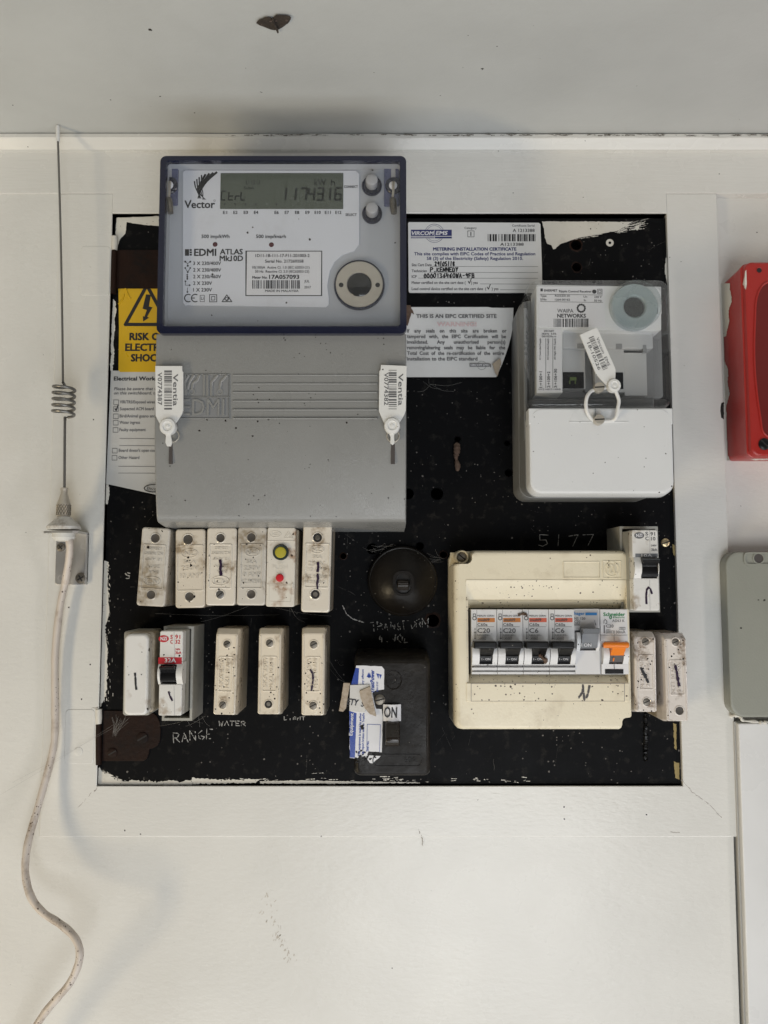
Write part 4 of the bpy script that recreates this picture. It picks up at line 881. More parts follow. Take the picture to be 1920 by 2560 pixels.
# ================================================================ porcelain fuse holders
def local_frame(cx, cy, fr, h):
    """returns function (dx, dy crop pixels from the centre) -> world point, unrotated"""
    return lambda x, y, hh=h: fr(cx+x, cy+y, hh)
def fuse(fr, cx, cy, w_, hgt, tilt, m, label, cat='fuse holder', group='porcelain fuse holders', h1=38*mm, plugs=(), panel_=None, style='rows', base_w=1.0, lines=(), flip=False, mark=None, depth=.5, oval=None):
    s = fr.sc(h1); ctr = fr(cx, cy, h1); at = Vector((ctr.x, 0, ctr.z)); o = thing('fuse_holder', label, cat, at, tilt, group)
    U = w_*s/2; V = hgt*s/2; q = Fr(0,0,1)
    def pt(dx, dy, h): return Vector((ctr.x+dx*s, -h, ctr.z-dy*s))
    class LF:
        k = 1
        def __call__(self, x, y, h): return pt(x, y, h)
        def sc(self, h): return s
    lf = LF()
    mb = MB(); mb.rbox(ctr.x-U*1.0, ctr.x+U*1.0, ctr.z-V*.995, ctr.z+V*.995, 0, h1*depth, 1.6*mm, 1.2*mm); obj('base', mb, MT['porcelain_base'], o)
    mb = MB()
    if style == 'rows':
        mb.rbox(ctr.x-U, ctr.x+U, ctr.z-V, ctr.z+V, h1*depth-.2*mm, h1, 2.2*mm, 1.5*mm, n=5)
    else:   # stepped cap with sloping ends
        seq = [(h1*depth-.2*mm, 0, 0), (h1-8*mm, 0, 0), (h1-6.5*mm, .35*mm, .5*mm), (h1-1.6*mm, .7*mm, 3.0*mm), (h1-.5*mm, 1.1*mm, 3.6*mm), (h1, 2.2*mm, 4.8*mm)]
        mb.loft([[V3(p[0],p[1],h) for p in rr(ctr.x-U+iu, ctr.x+U-iu, ctr.z-V+iv*(.35), ctr.z+V-iv, 1.6*mm, 4)] for h, iu, iv in seq], cap0=True)
    if style == 'cap':
        for sg in (-1, 1): mb.tube([V3(ctr.x+sg*(U-2.3*mm), ctr.z+V*k_, h1-.05*mm) for k_ in (-.93,-.5,0,.5,.84)], .5*mm, 8)
    cap = obj('carrier', mb, MT[m], o)
    if panel_:
        x0,y0,x1,y1 = [v for v in panel_]
        mb = MB(); a_, b_ = pt(x0,y1,h1), pt(x1,y0,h1); lw = .55*mm
        for (ua,ub,va,vb) in ((a_.x,b_.x,b_.z-lw,b_.z+lw),(a_.x,b_.x,a_.z-lw,a_.z+lw),(a_.x-lw,a_.x+lw,a_.z,b_.z),(b_.x-lw,b_.x+lw,a_.z,b_.z)):
            mb.rbox(ua,ub,va,vb,h1-.5*mm,h1+.45*mm,.4*mm,.4*mm)
        for (tx, tx0, tx1, ty, tc) in lines:
            if isinstance(ty, tuple): txt(mb, lf, tx, tx0, ty[0], tx1, ty[1], tc, h1-.1*mm, .012, ext=.55*mm, raise_=0)
            elif flip: txt(mb, lf, tx, tx1, ty, tx0, ty, tc, h1-.1*mm, .012, ext=.55*mm, raise_=0)
            else: txt(mb, lf, tx, tx0, ty, tx1, ty, tc, h1-.1*mm, .012, ext=.55*mm, raise_=0)
        if oval:
            ox, oy, ra, rb = oval
            mb.tube([pt(ox+ra*math.cos(R(a_)), oy+rb*math.sin(R(a_)), h1+.05*mm) for a_ in range(0,361,15)], .38*mm, 6)
        obj('raised_lettering', mb, MT[m], cap)
    for px_, py_, r, kind in plugs:
        c_ = pt(px_, py_, h1); r *= s
        mb = MB(); mb.lathe(c_, [(r*1.3,-.3*mm),(r*1.28,.25*mm),(r*1.12,.5*mm),(r,.25*mm),(r*.99,-.15*mm)], 22); obj('screw_rim', mb, MT[m], cap)
        if kind == 'wax':
            mb = MB(); mb.lathe(c_, [(r,-.5*mm),(r*.98,.35*mm),(r*.6,.15*mm),(0,.05*mm)], 20); obj('screw_plug', mb, MT['plug_wax'], o)
        elif kind == 'hole':
            mb = MB(); mb.lathe(c_, [(r,-.5*mm),(r*.98,.12*mm),(0,.12*mm)], 20); obj('screw_hole', mb, MT['slot_black'], o)
            mb = MB(); mb.lathe(c_, [(r*.55,.1*mm),(r*.5,.22*mm),(0,.22*mm)], 14); obj('screw', mb, MT['steel_dark'], o)
        else: screw('screw', c_+Vector((0,.2*mm,0)), r*.98, MT['steel_bright' if kind == 'new' else 'steel_dark'], o, 25 if px_ > 0 else 40, h=.5*mm)
    if mark:
        mb = MB(); pts, m_, wd = mark; mb.line([pt(x,y,h1+.62*mm) for x,y in pts], wd, .35, .05); obj('pen_mark', mb, MT[m_], cap, smooth=False)
    return o, pt, s
nz = [('NZI',-48,48,20,30)]
top_lines = [('5KA',-48,40,-60,24),('250V',-60,60,-18,26),('10 AMP',-70,70,30,28),('N.Z. PATENT',-78,70,70,24),('135680',-46,46,112,20)]
flipped = [('135680',-46,46,-140,20),('N.Z. PATENT',-70,60,-105,20),('10 AMP',-60,55,-62,20),('250V',-52,46,-12,20),('5KA',-30,40,28,20),('NZI',-52,42,88,34)]
fuse(F,295,363,205,560,3.0,'porcelain_aged','leaning dusty porcelain fuse with brown stained screw plugs, outermost of the upper row', plugs=((0,-204,31,'wax'),(0,198,30,'wax')), panel_=(-80,-155,78,155), lines=flipped, flip=True, oval=(-3,102,62,32))
fuse(F,558,374,212,562,-1.0,'porcelain_old','porcelain fuse with large brown stain low on its face, second in the upper row', plugs=((-14,-206,34,'wax'),(-3,200,31,'wax')), panel_=(-92,-162,92,158), lines=[('NZI',-40,40,-92,32)]+[(a,b,c,d-12,e) for a,b,c,d,e in [('5KA',-48,40,-20,26),('250V',-60,60,25,30),('10 AMP',-70,75,82,34)]], oval=(-4,-106,58,30))
fuse(F,780,360,213,556,.3,'porcelain_clean','porcelain fuse with dark purple pen stroke and one bright slotted screw', plugs=((-8,-202,30,'wax'),(-3,198,29,'new')), panel_=(-84,-155,72,155), lines=flipped, flip=True, oval=(-3,102,62,32), mark=([(-6,-42),(0,-10),(-4,20),(2,60)],'marker_purple',1.7*mm))
fuse(F,998,357,206,560,.4,'porcelain_aged','porcelain fuse grimy with dark smears above its raised lettering, beside the push-button fuse', plugs=((-5,-204,30,'wax'),(2,200,30,'wax')), panel_=(-78,-155,76,158), lines=[('NZI',-44,36,-86,32),('5KA',-34,34,-18,24),('250V',-52,62,30,30),('10 AMP',-76,70,76,32),('N.Z. PATENT',-76,70,122,26)], oval=(2,-98,52,30))
fuse(F,1462,365,206,642,1.2,'porcelain_clean','tall glossy porcelain fuse with dark screw holes and dotted purple mark, tucked below the meter', plugs=((2,-210,32,'hole'),(-3,193,32,'hole')), panel_=(-80,-165,88,145), lines=[('NZI',-44,44,-112,28),('5KA',-28,34,-62,22),('250V',-60,60,-8,30),('10 AMP',-60,72,32,26),('N.Z. PATENT',-76,78,80,22),('135680',-60,62,118,20)], oval=(2,-125,48,26), mark=([(10,-30),(14,0),(8,40),(14,80),(8,120),(12,152)],'marker_purple',1.5*mm))
# push-button fuse
s = F.sc(38*mm); ctr = F(1207,364,38*mm); pf = thing('push_fuse', 'white push-button fuse with yellow and red buttons, rusty stains below', 'circuit breaker', Vector((ctr.x,0,ctr.z)), .6)
U, V = 101*s, 282*s; h1 = 38*mm
mb = MB(); mb.rbox(ctr.x-U,ctr.x+U+1.5*mm,ctr.z-V*.97,ctr.z+V*.97,0,30*mm,1.5*mm,1*mm); obj('base', mb, MT['porcelain_base'], pf)
mb = MB(); mb.rbox(ctr.x-U,ctr.x+U,ctr.z-V,ctr.z+V,29*mm,h1,1.5*mm,.8*mm); body = obj('body', mb, MT['plastic_push'], pf)
mb = MB(); 
for y in (179,490): mb.rbox(ctr.x-U, ctr.x+U, F(0,y+4,h1).z, F(0,y-3,h1).z, h1-1*mm, h1+.25*mm, .1*mm, .2*mm)
mb.rbox(F(1290,0,h1).x, F(1302,0,h1).x, F(0,520,h1).z, F(0,480,h1).z, h1-1*mm, h1+1.4*mm, .4*mm, .3*mm)
txt(mb, F, 'NZI', 1140,140,1192,140, 22, h1, .01, ext=.3*mm, raise_=0); mb.tube([F(1166+40*math.cos(R(a_)),130+22*math.sin(R(a_)),h1) for a_ in range(0,361,20)], .3*mm, 6)
mb.tube([F(*q,h1) for q in ((1230,158),(1258,108),(1292,158),(1230,158))], .3*mm, 6); mb.tube([F(*q,h1) for q in ((1246,150),(1262,122),(1266,150),(1276,150))], .3*mm, 6)
txt(mb, F, 'ON', 1185,344,1222,344, 16, h1, .01, ext=.25*mm, raise_=0); txt(mb, F, 'PUSH', 1146,382,1256,382, 30, h1, .01, ext=.3*mm, raise_=0); txt(mb, F, 'USE', 1170,408,1230,408, 20, h1, .01, ext=.25*mm, raise_=0)
mb.tube([F(*q,h1) for q in ((1124,503),(1285,500),(1280,614),(1126,612),(1124,503))], .25*mm, 6)
obj('raised_lettering', mb, MT['plastic_push'], body)
mb = MB(); mb.lathe(F(1207,260,h1), [(57*s,-.5*mm),(57*s,1.5*mm),(50*s,2.2*mm),(40*s,2*mm)], 30); obj('button_ring', mb, MT['push_ring'], pf)
mb = MB(); mb.lathe(F(1207,260,h1), [(40*s,.5*mm),(40*s,2.4*mm),(34*s,3*mm),(0,3.2*mm)], 28); obj('button', mb, MT['push_yellow'], pf, label='yellow push button')
mb = MB(); mb.lathe(F(1201,442,h1), [(28*s,-.5*mm),(28*s,1*mm),(22*s,1.6*mm),(0,1.8*mm)], 24); obj('button', mb, MT['push_red'], pf, label='red push button')

side_txt = [('5KA 250V',-16,-16,(100,-100),26),('N.Z.I. 10 AMP',22,22,(100,-100),22)]
for cx, cy, w_, hg, t_, plugs, mk, lab in (
  (880,372,161,568,1.2,((2,-186,24,'old'),(-12,208,24,'old')),None,'glossy cream porcelain fuse above the word WATER'),
  (1168,370,164,566,.3,((-2,-190,25,'old'),(-3,206,25,'hole')),None,'glossy cream porcelain fuse with an empty lower screw hole, middle of the lower three'),
  (1456,372,167,576,0,((2,-182,25,'old'),(1,212,25,'old')),([(-18,-18),(-2,10),(0,50),(-6,90),(-10,115)],'marker_purple',1.1*mm),'glossy cream porcelain fuse with thin purple scribble, nearest the black main switch')):
    fuse(G,cx,cy,w_,hg,t_,'porcelain_cream',lab, h1=41*mm, plugs=plugs, panel_=(-46,-100,46,122), style='cap', lines=side_txt, mark=mk, depth=.55)
for cx, cy, w_, hg, t_, plugs, mk, lab in (
  (540,1576,238,800,.5,((2,-306,37,'old'),(5,284,37,'old')),([(-48,-46),(-25,0),(-5,40),(20,92)],'ink_black',1.6*mm),'pale porcelain fuse with short slanting black stroke, tucked against the cream breaker box'),
  (850,1630,245,876,-.4,((2,-355,37,'old'),(18,318,40,'wax')),([(-12,-125),(2,-60),(8,0),(20,72)],'marker_purple',1.6*mm),'pale porcelain fuse with long purple stroke, overhanging the panel edge')):
    fuse(J,cx,cy,w_,hg,t_,'porcelain_pink',lab, h1=41*mm, plugs=plugs, panel_=(-66,-172,74,162), style='cap', lines=[('N.Z.I. 10 AMP',-20,-20,(150,-150),34),('250V 5KA',35,35,(140,-140),30)], mark=mk, depth=.55)

# ================================================================ plug-in breakers on the left and right
s = G.sc(48*mm); ctr = G(290,388,48*mm)
pc = thing('blank_carrier', 'plain white plug-in fuse carrier with one black pen stroke, lowest row outermost', 'fuse carrier', Vector((ctr.x,0,ctr.z)), -.5)
mb = MB(); mb.rbox(G(205,0,30*mm).x+1*mm, G(432,0,14*mm).x, G(0,640,20*mm).z, G(0,92,20*mm).z, 0, 30*mm, 2*mm, 1.2*mm); obj('base', mb, MT['plugin_base'], pc)
mb = MB(); a_, b_ = G(202,655,48*mm), G(376,118,48*mm); mb.rbox(a_.x,b_.x+2.2*mm,a_.z+.6*mm,b_.z+1*mm,26*mm,40*mm,3*mm,1.5*mm); obj('skirt', mb, MT['porcelain_base'], pc)
mb = MB(); mb.rbox(a_.x,b_.x,a_.z,b_.z,38*mm,48*mm,4*mm,2*mm,n=6); body = obj('carrier', mb, MT['plugin_white'], pc)
mb = MB(); mb.line([G(x,y,48.2*mm) for x,y in ((283,378),(286,420),(287,455),(291,482))], 1.3*mm, .25)
for x,y in ((242,387),(325,386)): mb.disc(G(x,y,48.2*mm), .4*mm, 8)
obj('pen_mark', mb, MT['ink_black'], body, smooth=False)

def plug_mcb(fr, f, base_box, label, ink, band, rating, amp, tog, mark, hf=54*mm, inkm='ink_grey'):
    x0,y0,x1,y1 = f; ctr = fr((x0+x1)/2, y1, hf)
    o = thing('plug_in_breaker', label, 'circuit breaker', Vector((ctr.x,0,ctr.z)), 0)
    u0,u1,v0,v1 = base_box
    mb = MB(); t = 1.7*mm
    mb.plate([(u0,v0),(u1,v0),(u1,v1),(u0,v1)], [[(u0+t,v0+t),(u1-t,v0+t),(u1-t,v1-t),(u0+t,v1-t)]], 0, 34*mm); obj('base', mb, MT['plugin_base'], o, smooth=False)
    mb = MB(); mb.rbox(u0+t,u1-t,v0+t,v1-t,0,8*mm); obj('base_floor', mb, MT['slot_black'], o)
    a_, b_ = fr(x0,y1,hf), fr(x1,y0,hf); tx0,ty0,tx1,ty1 = tog
    ta, tb = fr(x0,ty1+26,hf), fr(x1,ty0-4,hf)
    mb = MB(); mb.rbox(a_.x,b_.x,a_.z,b_.z,4*mm,hf-8*mm,.8*mm,.4*mm); obj('housing', mb, MT['plugin_base'], o)
    mb = MB(); mb.rbox(a_.x,b_.x,tb.z,b_.z,hf-9*mm,hf,1.2*mm,.8*mm); mb.rbox(a_.x,b_.x,a_.z,ta.z+1*mm,hf-9*mm,hf,1.2*mm,.8*mm); face = obj('face', mb, MT['plugin_white'], o)
    for xa, xb in ((x0, tx0-2), (tx1+2, x1)):
        p, q = fr(xa,ty1,hf), fr(xb,ty0,hf); cz = (p.z+q.z)/2; hh = (q.z-p.z)/2+2.2*mm
        mb = MB(); n_ = 14; prof = [(cz-hh, hf-9*mm)]+[(cz-hh+2*hh*i/n_, hf-1*mm+math.sin(math.pi*i/n_)*4*mm) for i in range(n_+1)]+[(cz+hh, hf-9*mm)]
        mb.loft([[V3(u,v,h) for v,h in prof] for u in (min(p.x,q.x), max(p.x,q.x))], cap0=True); obj('cheek', mb, MT['plugin_white'], o)
    p, q = fr(tx0,ty1,hf), fr(tx1,ty0,hf); mb = MB(); n_ = 10
    prof = [(p.z,hf-9*mm),(p.z,hf+1*mm)]+[(p.z+(q.z-p.z)*t_, hf+hh*mm) for t_, hh in ((.15,1.8),(.4,1.5),(.55,1.2),(.7,2.4),(.85,5.5),(.95,6.2),(1,5))]+[(q.z,hf-9*mm)]
    mb.loft([[V3(u,v,h) for v,h in prof] for u in (p.x, q.x)], cap0=True); obj('toggle', mb, MT['toggle_black'], o)
    k = MB(); W_ = x1-x0
    mb = MB(); p, q = fr(*band[0:2],hf), fr(*band[2:4],hf); mb.add([V3(p.x,p.z,hf+.1*mm),V3(q.x,p.z,hf+.1*mm),V3(q.x,q.z,hf+.1*mm),V3(p.x,q.z,hf+.1*mm)],[[0,1,2,3]]); obj('band', mb, MT[band[4]], face, smooth=False)
    e = ink; mb = MB(); oc = fr(*e['oval'],hf+.12*mm); ra, rb = e['or']; ra *= fr.sc(hf); rb *= fr.sc(hf)
    mb.add([oc+V3(ra*math.cos(R(a)),rb*math.sin(R(a)),0) for a in range(0,360,15)], [list(range(24))])
    for s_, xa, ya, xb, cp in e['t']: txt(mb, fr, s_, xa,ya,xb,ya,cp,hf,.012)
    obj('lettering', mb, MT[inkm], face, smooth=False)
    wt = MB(); ox, oy = e['oval']; rr_ = e['or'][0]; txt(wt, fr, 'NZI', ox-rr_*.6,oy+e['or'][1]*.45,ox+rr_*.6,oy+e['or'][1]*.4,e['or'][1]*.95,hf+.1*mm,.015)
    txt(wt, fr, amp, *e['amp'],hf+.1*mm,.01); obj('lettering', wt, MT['label_white'], face, smooth=False)
    mb = MB(); mb.line([fr(x,y,hf+.2*mm) for x,y in mark], 1.2*mm, .2); mk = obj('pen_mark', mb, MT['marker_purple'], face, smooth=False)
    mb = MB()
    for ya, yb in ((y0+4,ty0-8),(ty1+30,y1-4)): mb.line([fr(e['seam'],ya,hf+.1*mm), fr(e['seam']+4,yb,hf+.1*mm)], .22*mm)
    obj('seam', mb, MT['ink_faint'], face, smooth=False); return o
bb = (G(468,300,34*mm).x, G(735,300,0).x, G(0,652,10*mm).z, G(0,66,30*mm).z)
plug_mcb(G, (436,98,600,656), bb, 'white plug-in breaker with crimson 32A band and black toggle', dict(oval=(472,150),or_=0, **{'or':(34,23)}, t=[('S',516,150,531,24),('91',548,150,580,24),('C',516,182,531,24),('32',548,182,580,24),('240V',548,226,580,12),('3kA',548,251,588,18)], amp=(478,305,552,305,26), seam=540), (436,316,592,272,'band_crimson'), 0, '32A', (455,326,556,432), [(505,500),(512,525),(528,556)], hf=53*mm, inkm='band_crimson')
bb = (J(150,220,0).x, J(150,220,0).x+27*mm, J(0,960,20*mm).z, J(0,108,30*mm).z)
plug_mcb(J, (420,140,660,952), bb, 'white plug-in breaker with grey 10A band, above the pale fuses', dict(oval=(475,196), **{'or':(50,32)}, t=[('S',537,195,565,34),('91',588,197,634,34),('C',537,243,568,34),('10',595,245,638,34),('240V',595,306,650,18),('3kA',597,352,656,26)], amp=(498,412,606,412,28), seam=580), (436,418,660,378,'toggle_grey'), 0, '10A', (490,425,656,612), [(548,880),(545,800),(552,740),(570,718),(588,735),(602,778)], hf=56*mm, inkm='ink_grey')
# ================================================================ round bakelite cover and main switch
s = H.sc(20*mm)
rc = thing('round_cover', 'round black bakelite cover with a central thumbwheel slot, hand lettering beneath', 'switch', H(660,405,0))
c0 = H(664,402,0); c0.y = 0; rad = 310*H.sc(8*mm)
mb = MB(); mb.lathe(c0, [(rad,0),(rad,7*mm),(rad*.985,8.6*mm),(rad*.955,9.4*mm),(rad*.93,9.2*mm),(rad*.8,13*mm),(rad*.6,17*mm),(rad*.4,19.6*mm),(rad*.27,20.6*mm),(rad*.2,20.4*mm),(rad*.19,17*mm),(rad*.0,17*mm)], 64); obj('dome', mb, MT['bakelite'], rc, sharp=50)
sa, sb = H(598,515,21*mm), H(742,332,21*mm)
mb = MB(); t = 1.6*mm
mb.plate(rr(sa.x-t,sb.x+t,sa.z-t,sb.z+t,5.8*mm,6), [rr(sa.x,sb.x,sa.z,sb.z,5*mm,6)], 15*mm, 21.6*mm); obj('slot_rim', mb, MT['bakelite'], rc)
mb = MB(); mb.rbox(sa.x,sb.x,sa.z,sb.z,16*mm,17.6*mm,4*mm,.2*mm); obj('slot_floor', mb, MT['slot_black'], rc)
wc = (sa+sb)/2+V3(0,-2.2*mm,0); wc.y = -16*mm
mb = MB(); n_ = 40; R1 = 5.4*mm; wv = (sb.x-sa.x)*.36
lo = []
for u in (-wv, -wv*.85, wv*.85, wv):
    k_ = .9 if abs(u) > wv*.9 else 1
    lo.append([wc+Vector((u, math.cos(2*math.pi*i/n_)*R1*k_*(1 if i % 2 else .93), math.sin(2*math.pi*i/n_)*R1*k_*(1 if i % 2 else .93))) for i in range(n_)])
mb.loft(lo, cap0=True); obj('thumbwheel', mb, MT['bakelite_lever'], rc)

ms = thing('main_switch', 'black bakelite main switch box with peeling blue and white label', 'switch', H(570,2150,0))
hs = 45*mm; a_, b_ = H(232,2148,hs), H(912,1100,hs)
mb = MB(); mb.loft([[V3(p[0],p[1],h) for p in rr(a_.x-o_, b_.x+o_, a_.z-o_, b_.z+o2, 4*mm, 6)] for h,o_,o2 in ((0,.6*mm,3.6*mm),(8*mm,.5*mm,3.4*mm),(hs-9*mm,.1*mm,2.6*mm),(hs-5*mm,0,1.6*mm),(hs-2*mm,-.5*mm,-.2*mm),(hs-.6*mm,-1.6*mm,-1.4*mm),(hs,-3.4*mm,-3*mm))], cap0=True); cs = obj('case', mb, MT['bakelite'], ms, sharp=50)
s = H.sc(hs)
mb = MB(); mb.tube([H(585+70*math.cos(R(q)),1285+82*math.sin(R(q)),hs) for q in range(0,361,12)], .45*mm, 6); txt(mb, H, 'PDL', 528,1330,640,1330, 88, hs, -.005, ext=.5*mm, raise_=0); obj('raised_emblem', mb, MT['bakelite'], cs)
mb = MB(); pa, pb2 = H(405,2050,hs), H(835,1955,hs); mb.plate(rr(pa.x-.6*mm,pb2.x+.6*mm,pa.z-.6*mm,pb2.z+.6*mm,3.6*mm,5), [rr(pa.x,pb2.x,pa.z,pb2.z,3.2*mm,5)], hs-1*mm, hs+.5*mm); txt(mb, H, '60A', 680,2022,790,2022, 50, hs, .01, ext=.5*mm, raise_=0); obj('rating_recess', mb, MT['bakelite'], cs)
screw('screw', H(462,1460,hs), 46*s, MT['steel_dark'], ms, 15)
la, lb = H(512,1860,hs), H(638,1650,hs)
mb = MB(); prof = [(la.z-1.5*mm,hs-1*mm),(la.z,hs+6*mm),(la.z+2*mm,hs+11*mm),(la.z+5*mm,hs+14*mm),((la.z+lb.z)/2,hs+12*mm),(lb.z-2*mm,hs+8*mm),(lb.z,hs+4*mm),(lb.z+1*mm,hs-1*mm)]
mb.loft([[V3(u,v,max(hs-1*mm,h-d_)) for v,h in prof] for u,d_ in ((la.x,1.5*mm),(la.x+1*mm,0),(lb.x-1*mm,0),(lb.x,1.5*mm))], cap0=True); obj('lever', mb, MT['bakelite_lever'], ms, sharp=60)
mb = MB(); nn_ = 8; p0, p1 = H(492,0,hs).x, H(648,0,hs).x; z0, z1 = H(0,1652,hs+2*mm).z, H(0,1500,hs).z
mb.loft([[V3(p0+(p1-p0)*i/nn_, z, hs+1.2*mm+math.sin(math.pi*i/nn_)*2.2*mm) for i in range(nn_+1)] for z in (z0,z1)], cap1=False, closed=False); mb.loft([[V3(p0+(p1-p0)*i/nn_, z, hs+.4*mm) for i in range(nn_+1)] for z in (z0,z1)], cap1=False, closed=False)
ol_ = obj('on_label', mb, MT['label_white'], ms)
k = MB(); txt(k, H, 'ON', 500,1618,614,1622, 90, hs+3.3*mm, .005); obj('lettering', k, MT['ink_black'], ol_, smooth=False)
mb = MB(); mb.prism(ragged(uv(H, [(252,1155),(480,1163),(502,1190),(500,1368),(420,1380),(395,1400),(410,1470),(430,1540),(480,1545),(488,1640),(480,1930),(360,1920),(350,1955),(470,1962),(400,2028),(375,2025),(330,1960),(250,1985),(195,1978),(190,1600),(230,1300)], hs), .3*mm, 2.2*mm, 5), hs-.05*mm, hs+.3*mm); lab = obj('equipment_label', mb, MT['label_white'], ms, smooth=False, label='torn blue and white equipment sticker')
mb = MB(); mb.prism(uv(H, [(247,1176),(278,1180),(268,1330),(205,1330)], hs), hs+.1*mm, hs+.36*mm); mb.prism(uv(H, [(190,1560),(255,1580),(240,1978),(197,1975)], hs), hs+.1*mm, hs+.36*mm)
for pts in ([(345,1255),(362,1215),(372,1270)],[(360,1262),(372,1215),(388,1262)],[(430,1225),(455,1230),(450,1275)],[(455,1232),(480,1238),(466,1276)]): mb.prism(uv(H, pts, hs), hs+.25*mm, hs+.4*mm)
txt(mb, H, 'TrustPower', 412,1398,412,1195, 34, hs+.3*mm, .02, .2); txt(mb, H, 'SERV 07 07', 448,1388,448,1300, 16, hs+.3*mm)
txt(mb, H, 'any offence', 318,1330,318,1190, 18, hs+.3*mm, .01); txt(mb, H, 'This equipment is sealed by author', 286,1962,298,1580, 20, hs+.3*mm, .012); txt(mb, H, 'ity report broken seals to TrustPo', 318,1945,326,1580, 20, hs+.3*mm, .012); txt(mb, H, 'Seal No.', 362,1920,366,1828, 20, hs+.3*mm, .01)
mb.line([H(*q,hs+.45*mm) for q in ((346,1925),(350,1680),(468,1684),(460,1925))], .3*mm)
obj('lettering', mb, MT['sticker_blue'], lab, smooth=False)
wt = MB(); txt(wt, H, 'Equipment', 218,1780,228,1582, 30, hs+.38*mm, .005); obj('lettering', wt, MT['label_white'], lab, smooth=False)
mb = MB(); rt = random.Random(8)
for q in range(26): 
    x,y = 230+rt.random()*190, 1905+rt.random()*110; mb.prism(ragged(uv(H, [(x,y),(x+rt.uniform(8,40),y+rt.uniform(-5,8)),(x+rt.uniform(5,25),y+rt.uniform(8,30)),(x-4,y+12)], hs), .2*mm, .6*mm, q), hs+.2*mm, hs+.42*mm)
mb.prism(ragged(uv(H, [(285,1690),(318,1680),(322,1720),(300,1730)], hs), .3*mm, .7*mm, 3), hs+.2*mm, hs+.5*mm)
obj('torn_patch', mb, MT['bakelite'], lab, smooth=False)
mb = MB(); mb.prism(uv(H, [(197,1330),(372,1325),(382,1350),(330,1575),(190,1560)], hs+1*mm), hs+.4*mm, hs+1.2*mm, .1*mm); tp = obj('tape_strip', mb, MT['tape_white'], ms, label='loose strip of white tape lettered ETY')
k = MB(); txt(k, H, 'ETY', 168,1502,268,1515, 52, hs+1.3*mm, .015, .15); txt(k, H, 'S', 292,1520,322,1524, 45, hs+1.3*mm, .01, .15); obj('lettering', k, MT['ink_black'], tp, smooth=False)
mb = MB(); mb.prism(ragged(uv(H, [(280,1385),(375,1340),(392,1420),(430,1610),(375,1590),(330,1540),(300,1470)], hs+2*mm), .3*mm, 1.2*mm, 2), hs+1.3*mm, hs+2.4*mm, .3*mm); obj('tape_curl', mb, MT['tape_brown'], tp)
mb = MB(); mb.prism(ragged(uv(H, [(138,1310),(198,1312),(160,1540),(135,1568),(96,1562),(120,1440)], hs+1*mm), .2*mm, 1.5*mm, 4), hs+.2*mm, hs+1.1*mm, .3*mm); obj('tape_end', mb, MT['tape_brown'], tp)
mb = MB(); mb.prism(uv(H, [(160,1440),(200,1440),(195,1560),(140,1548)], hs+1*mm), hs+.1*mm, hs+.35*mm); obj('tape_tail', mb, MT['clear_lens'], tp)

# ================================================================ cream breaker enclosure
en = thing('breaker_enclosure', 'cream plastic breaker box flecked with dirt, holding a row of six breakers', 'breaker box', I(830,1550,0))
hc_ = 41*mm; hb2 = 46*mm
oL, oR = I(68,800,0).x, I(1588,800,hc_).x; oT, oB = I(800,48,hc_).z, I(800,1550,hc_).z
fL = I(160,800,hc_).x
def cuts(d, top):   # outline with the screw-corner cut-outs
    L_, R_, B_, T_ = oL+d*1.15, oR-d*.42, oB+d*.6, oT-d*.6; r = 5*mm; out = []
    nu, nv = I(1478,0,hc_).x, I(0,1442,hc_).z
    out += [(L_+r, B_), (nu-2*mm, B_), (nu-.6*mm, B_+.6*mm), (nu, B_+2*mm), (nu, nv-2.5*mm), (nu+.8*mm, nv-.8*mm), (nu+2.5*mm, nv), (R_-1*mm, nv+.2*mm), (R_, nv+1.2*mm)]
    out += [(R_-r+r*math.cos(R(a)), T_-r+r*math.sin(R(a))) for a in (0,22,45,68,90)]
    cu, cv_ = I(265,0,hc_).x, I(0,165,hc_).z
    if top: out += [(cu+2*mm, T_), (cu, T_-2*mm), (cu, cv_+3*mm), (cu-1*mm, cv_+1*mm), (cu-3*mm, cv_), (L_+1.5*mm, cv_), (L_, cv_-1.5*mm)]
    else: out += [(cu+2*mm, T_), (cu+1*mm, T_), (cu, T_), (cu-4*mm, T_), (L_+r*1.5, T_), (L_+r*.4, T_-r*.4), (L_, T_-r*1.2)]
    out += [(L_+r-r*math.cos(R(a)), B_+r-r*math.sin(R(a))) for a in (0,30,60)]
    return out
wa, wb_ = I(244,1085,hb2), I(1540,532,hb2); bl, br = I(212,0,hc_).x, I(1536,0,hc_).x; zv = lambda y, h: I(800,y,h).z
mb = MB(); win = [(bl,zv(1150,hc_)),(br,zv(1150,hc_)),(br,zv(300,hc_)),(bl,zv(300,hc_))]
sq = [(0,0,False),(12*mm,.2*mm,False),(12.1*mm,.2*mm,True),(hc_-5*mm,.7*mm,True),(hc_-2*mm,1.4*mm,True),(hc_-.6*mm,2.6*mm,True),(hc_,4.4*mm,True)]
mb.loft([[V3(p[0],p[1],h) for p in cuts(d,t)] for h,d,t in sq], cap1=False)
top_ = cuts(4.4*mm, True); tri = tessellate_polygon([[Vector((p[0],p[1],0)) for p in lp] for lp in (top_, win)]); flat = top_+win
mb.add([V3(p[0],p[1],hc_) for p in flat], [list(t) for t in tri]); mb.loft([[V3(p[0],p[1],h) for p in win] for h in (hc_, 20*mm)], cap1=False)
mb.quad(*[V3(p[0],p[1],11*mm) for p in ((oL+1*mm,oT-22*mm),(oL+26*mm,oT-22*mm),(oL+26*mm,oT-1*mm),(oL+1*mm,oT-1*mm))])
lid = obj('lid', mb, MT['plastic_cream'], en, sharp=42)
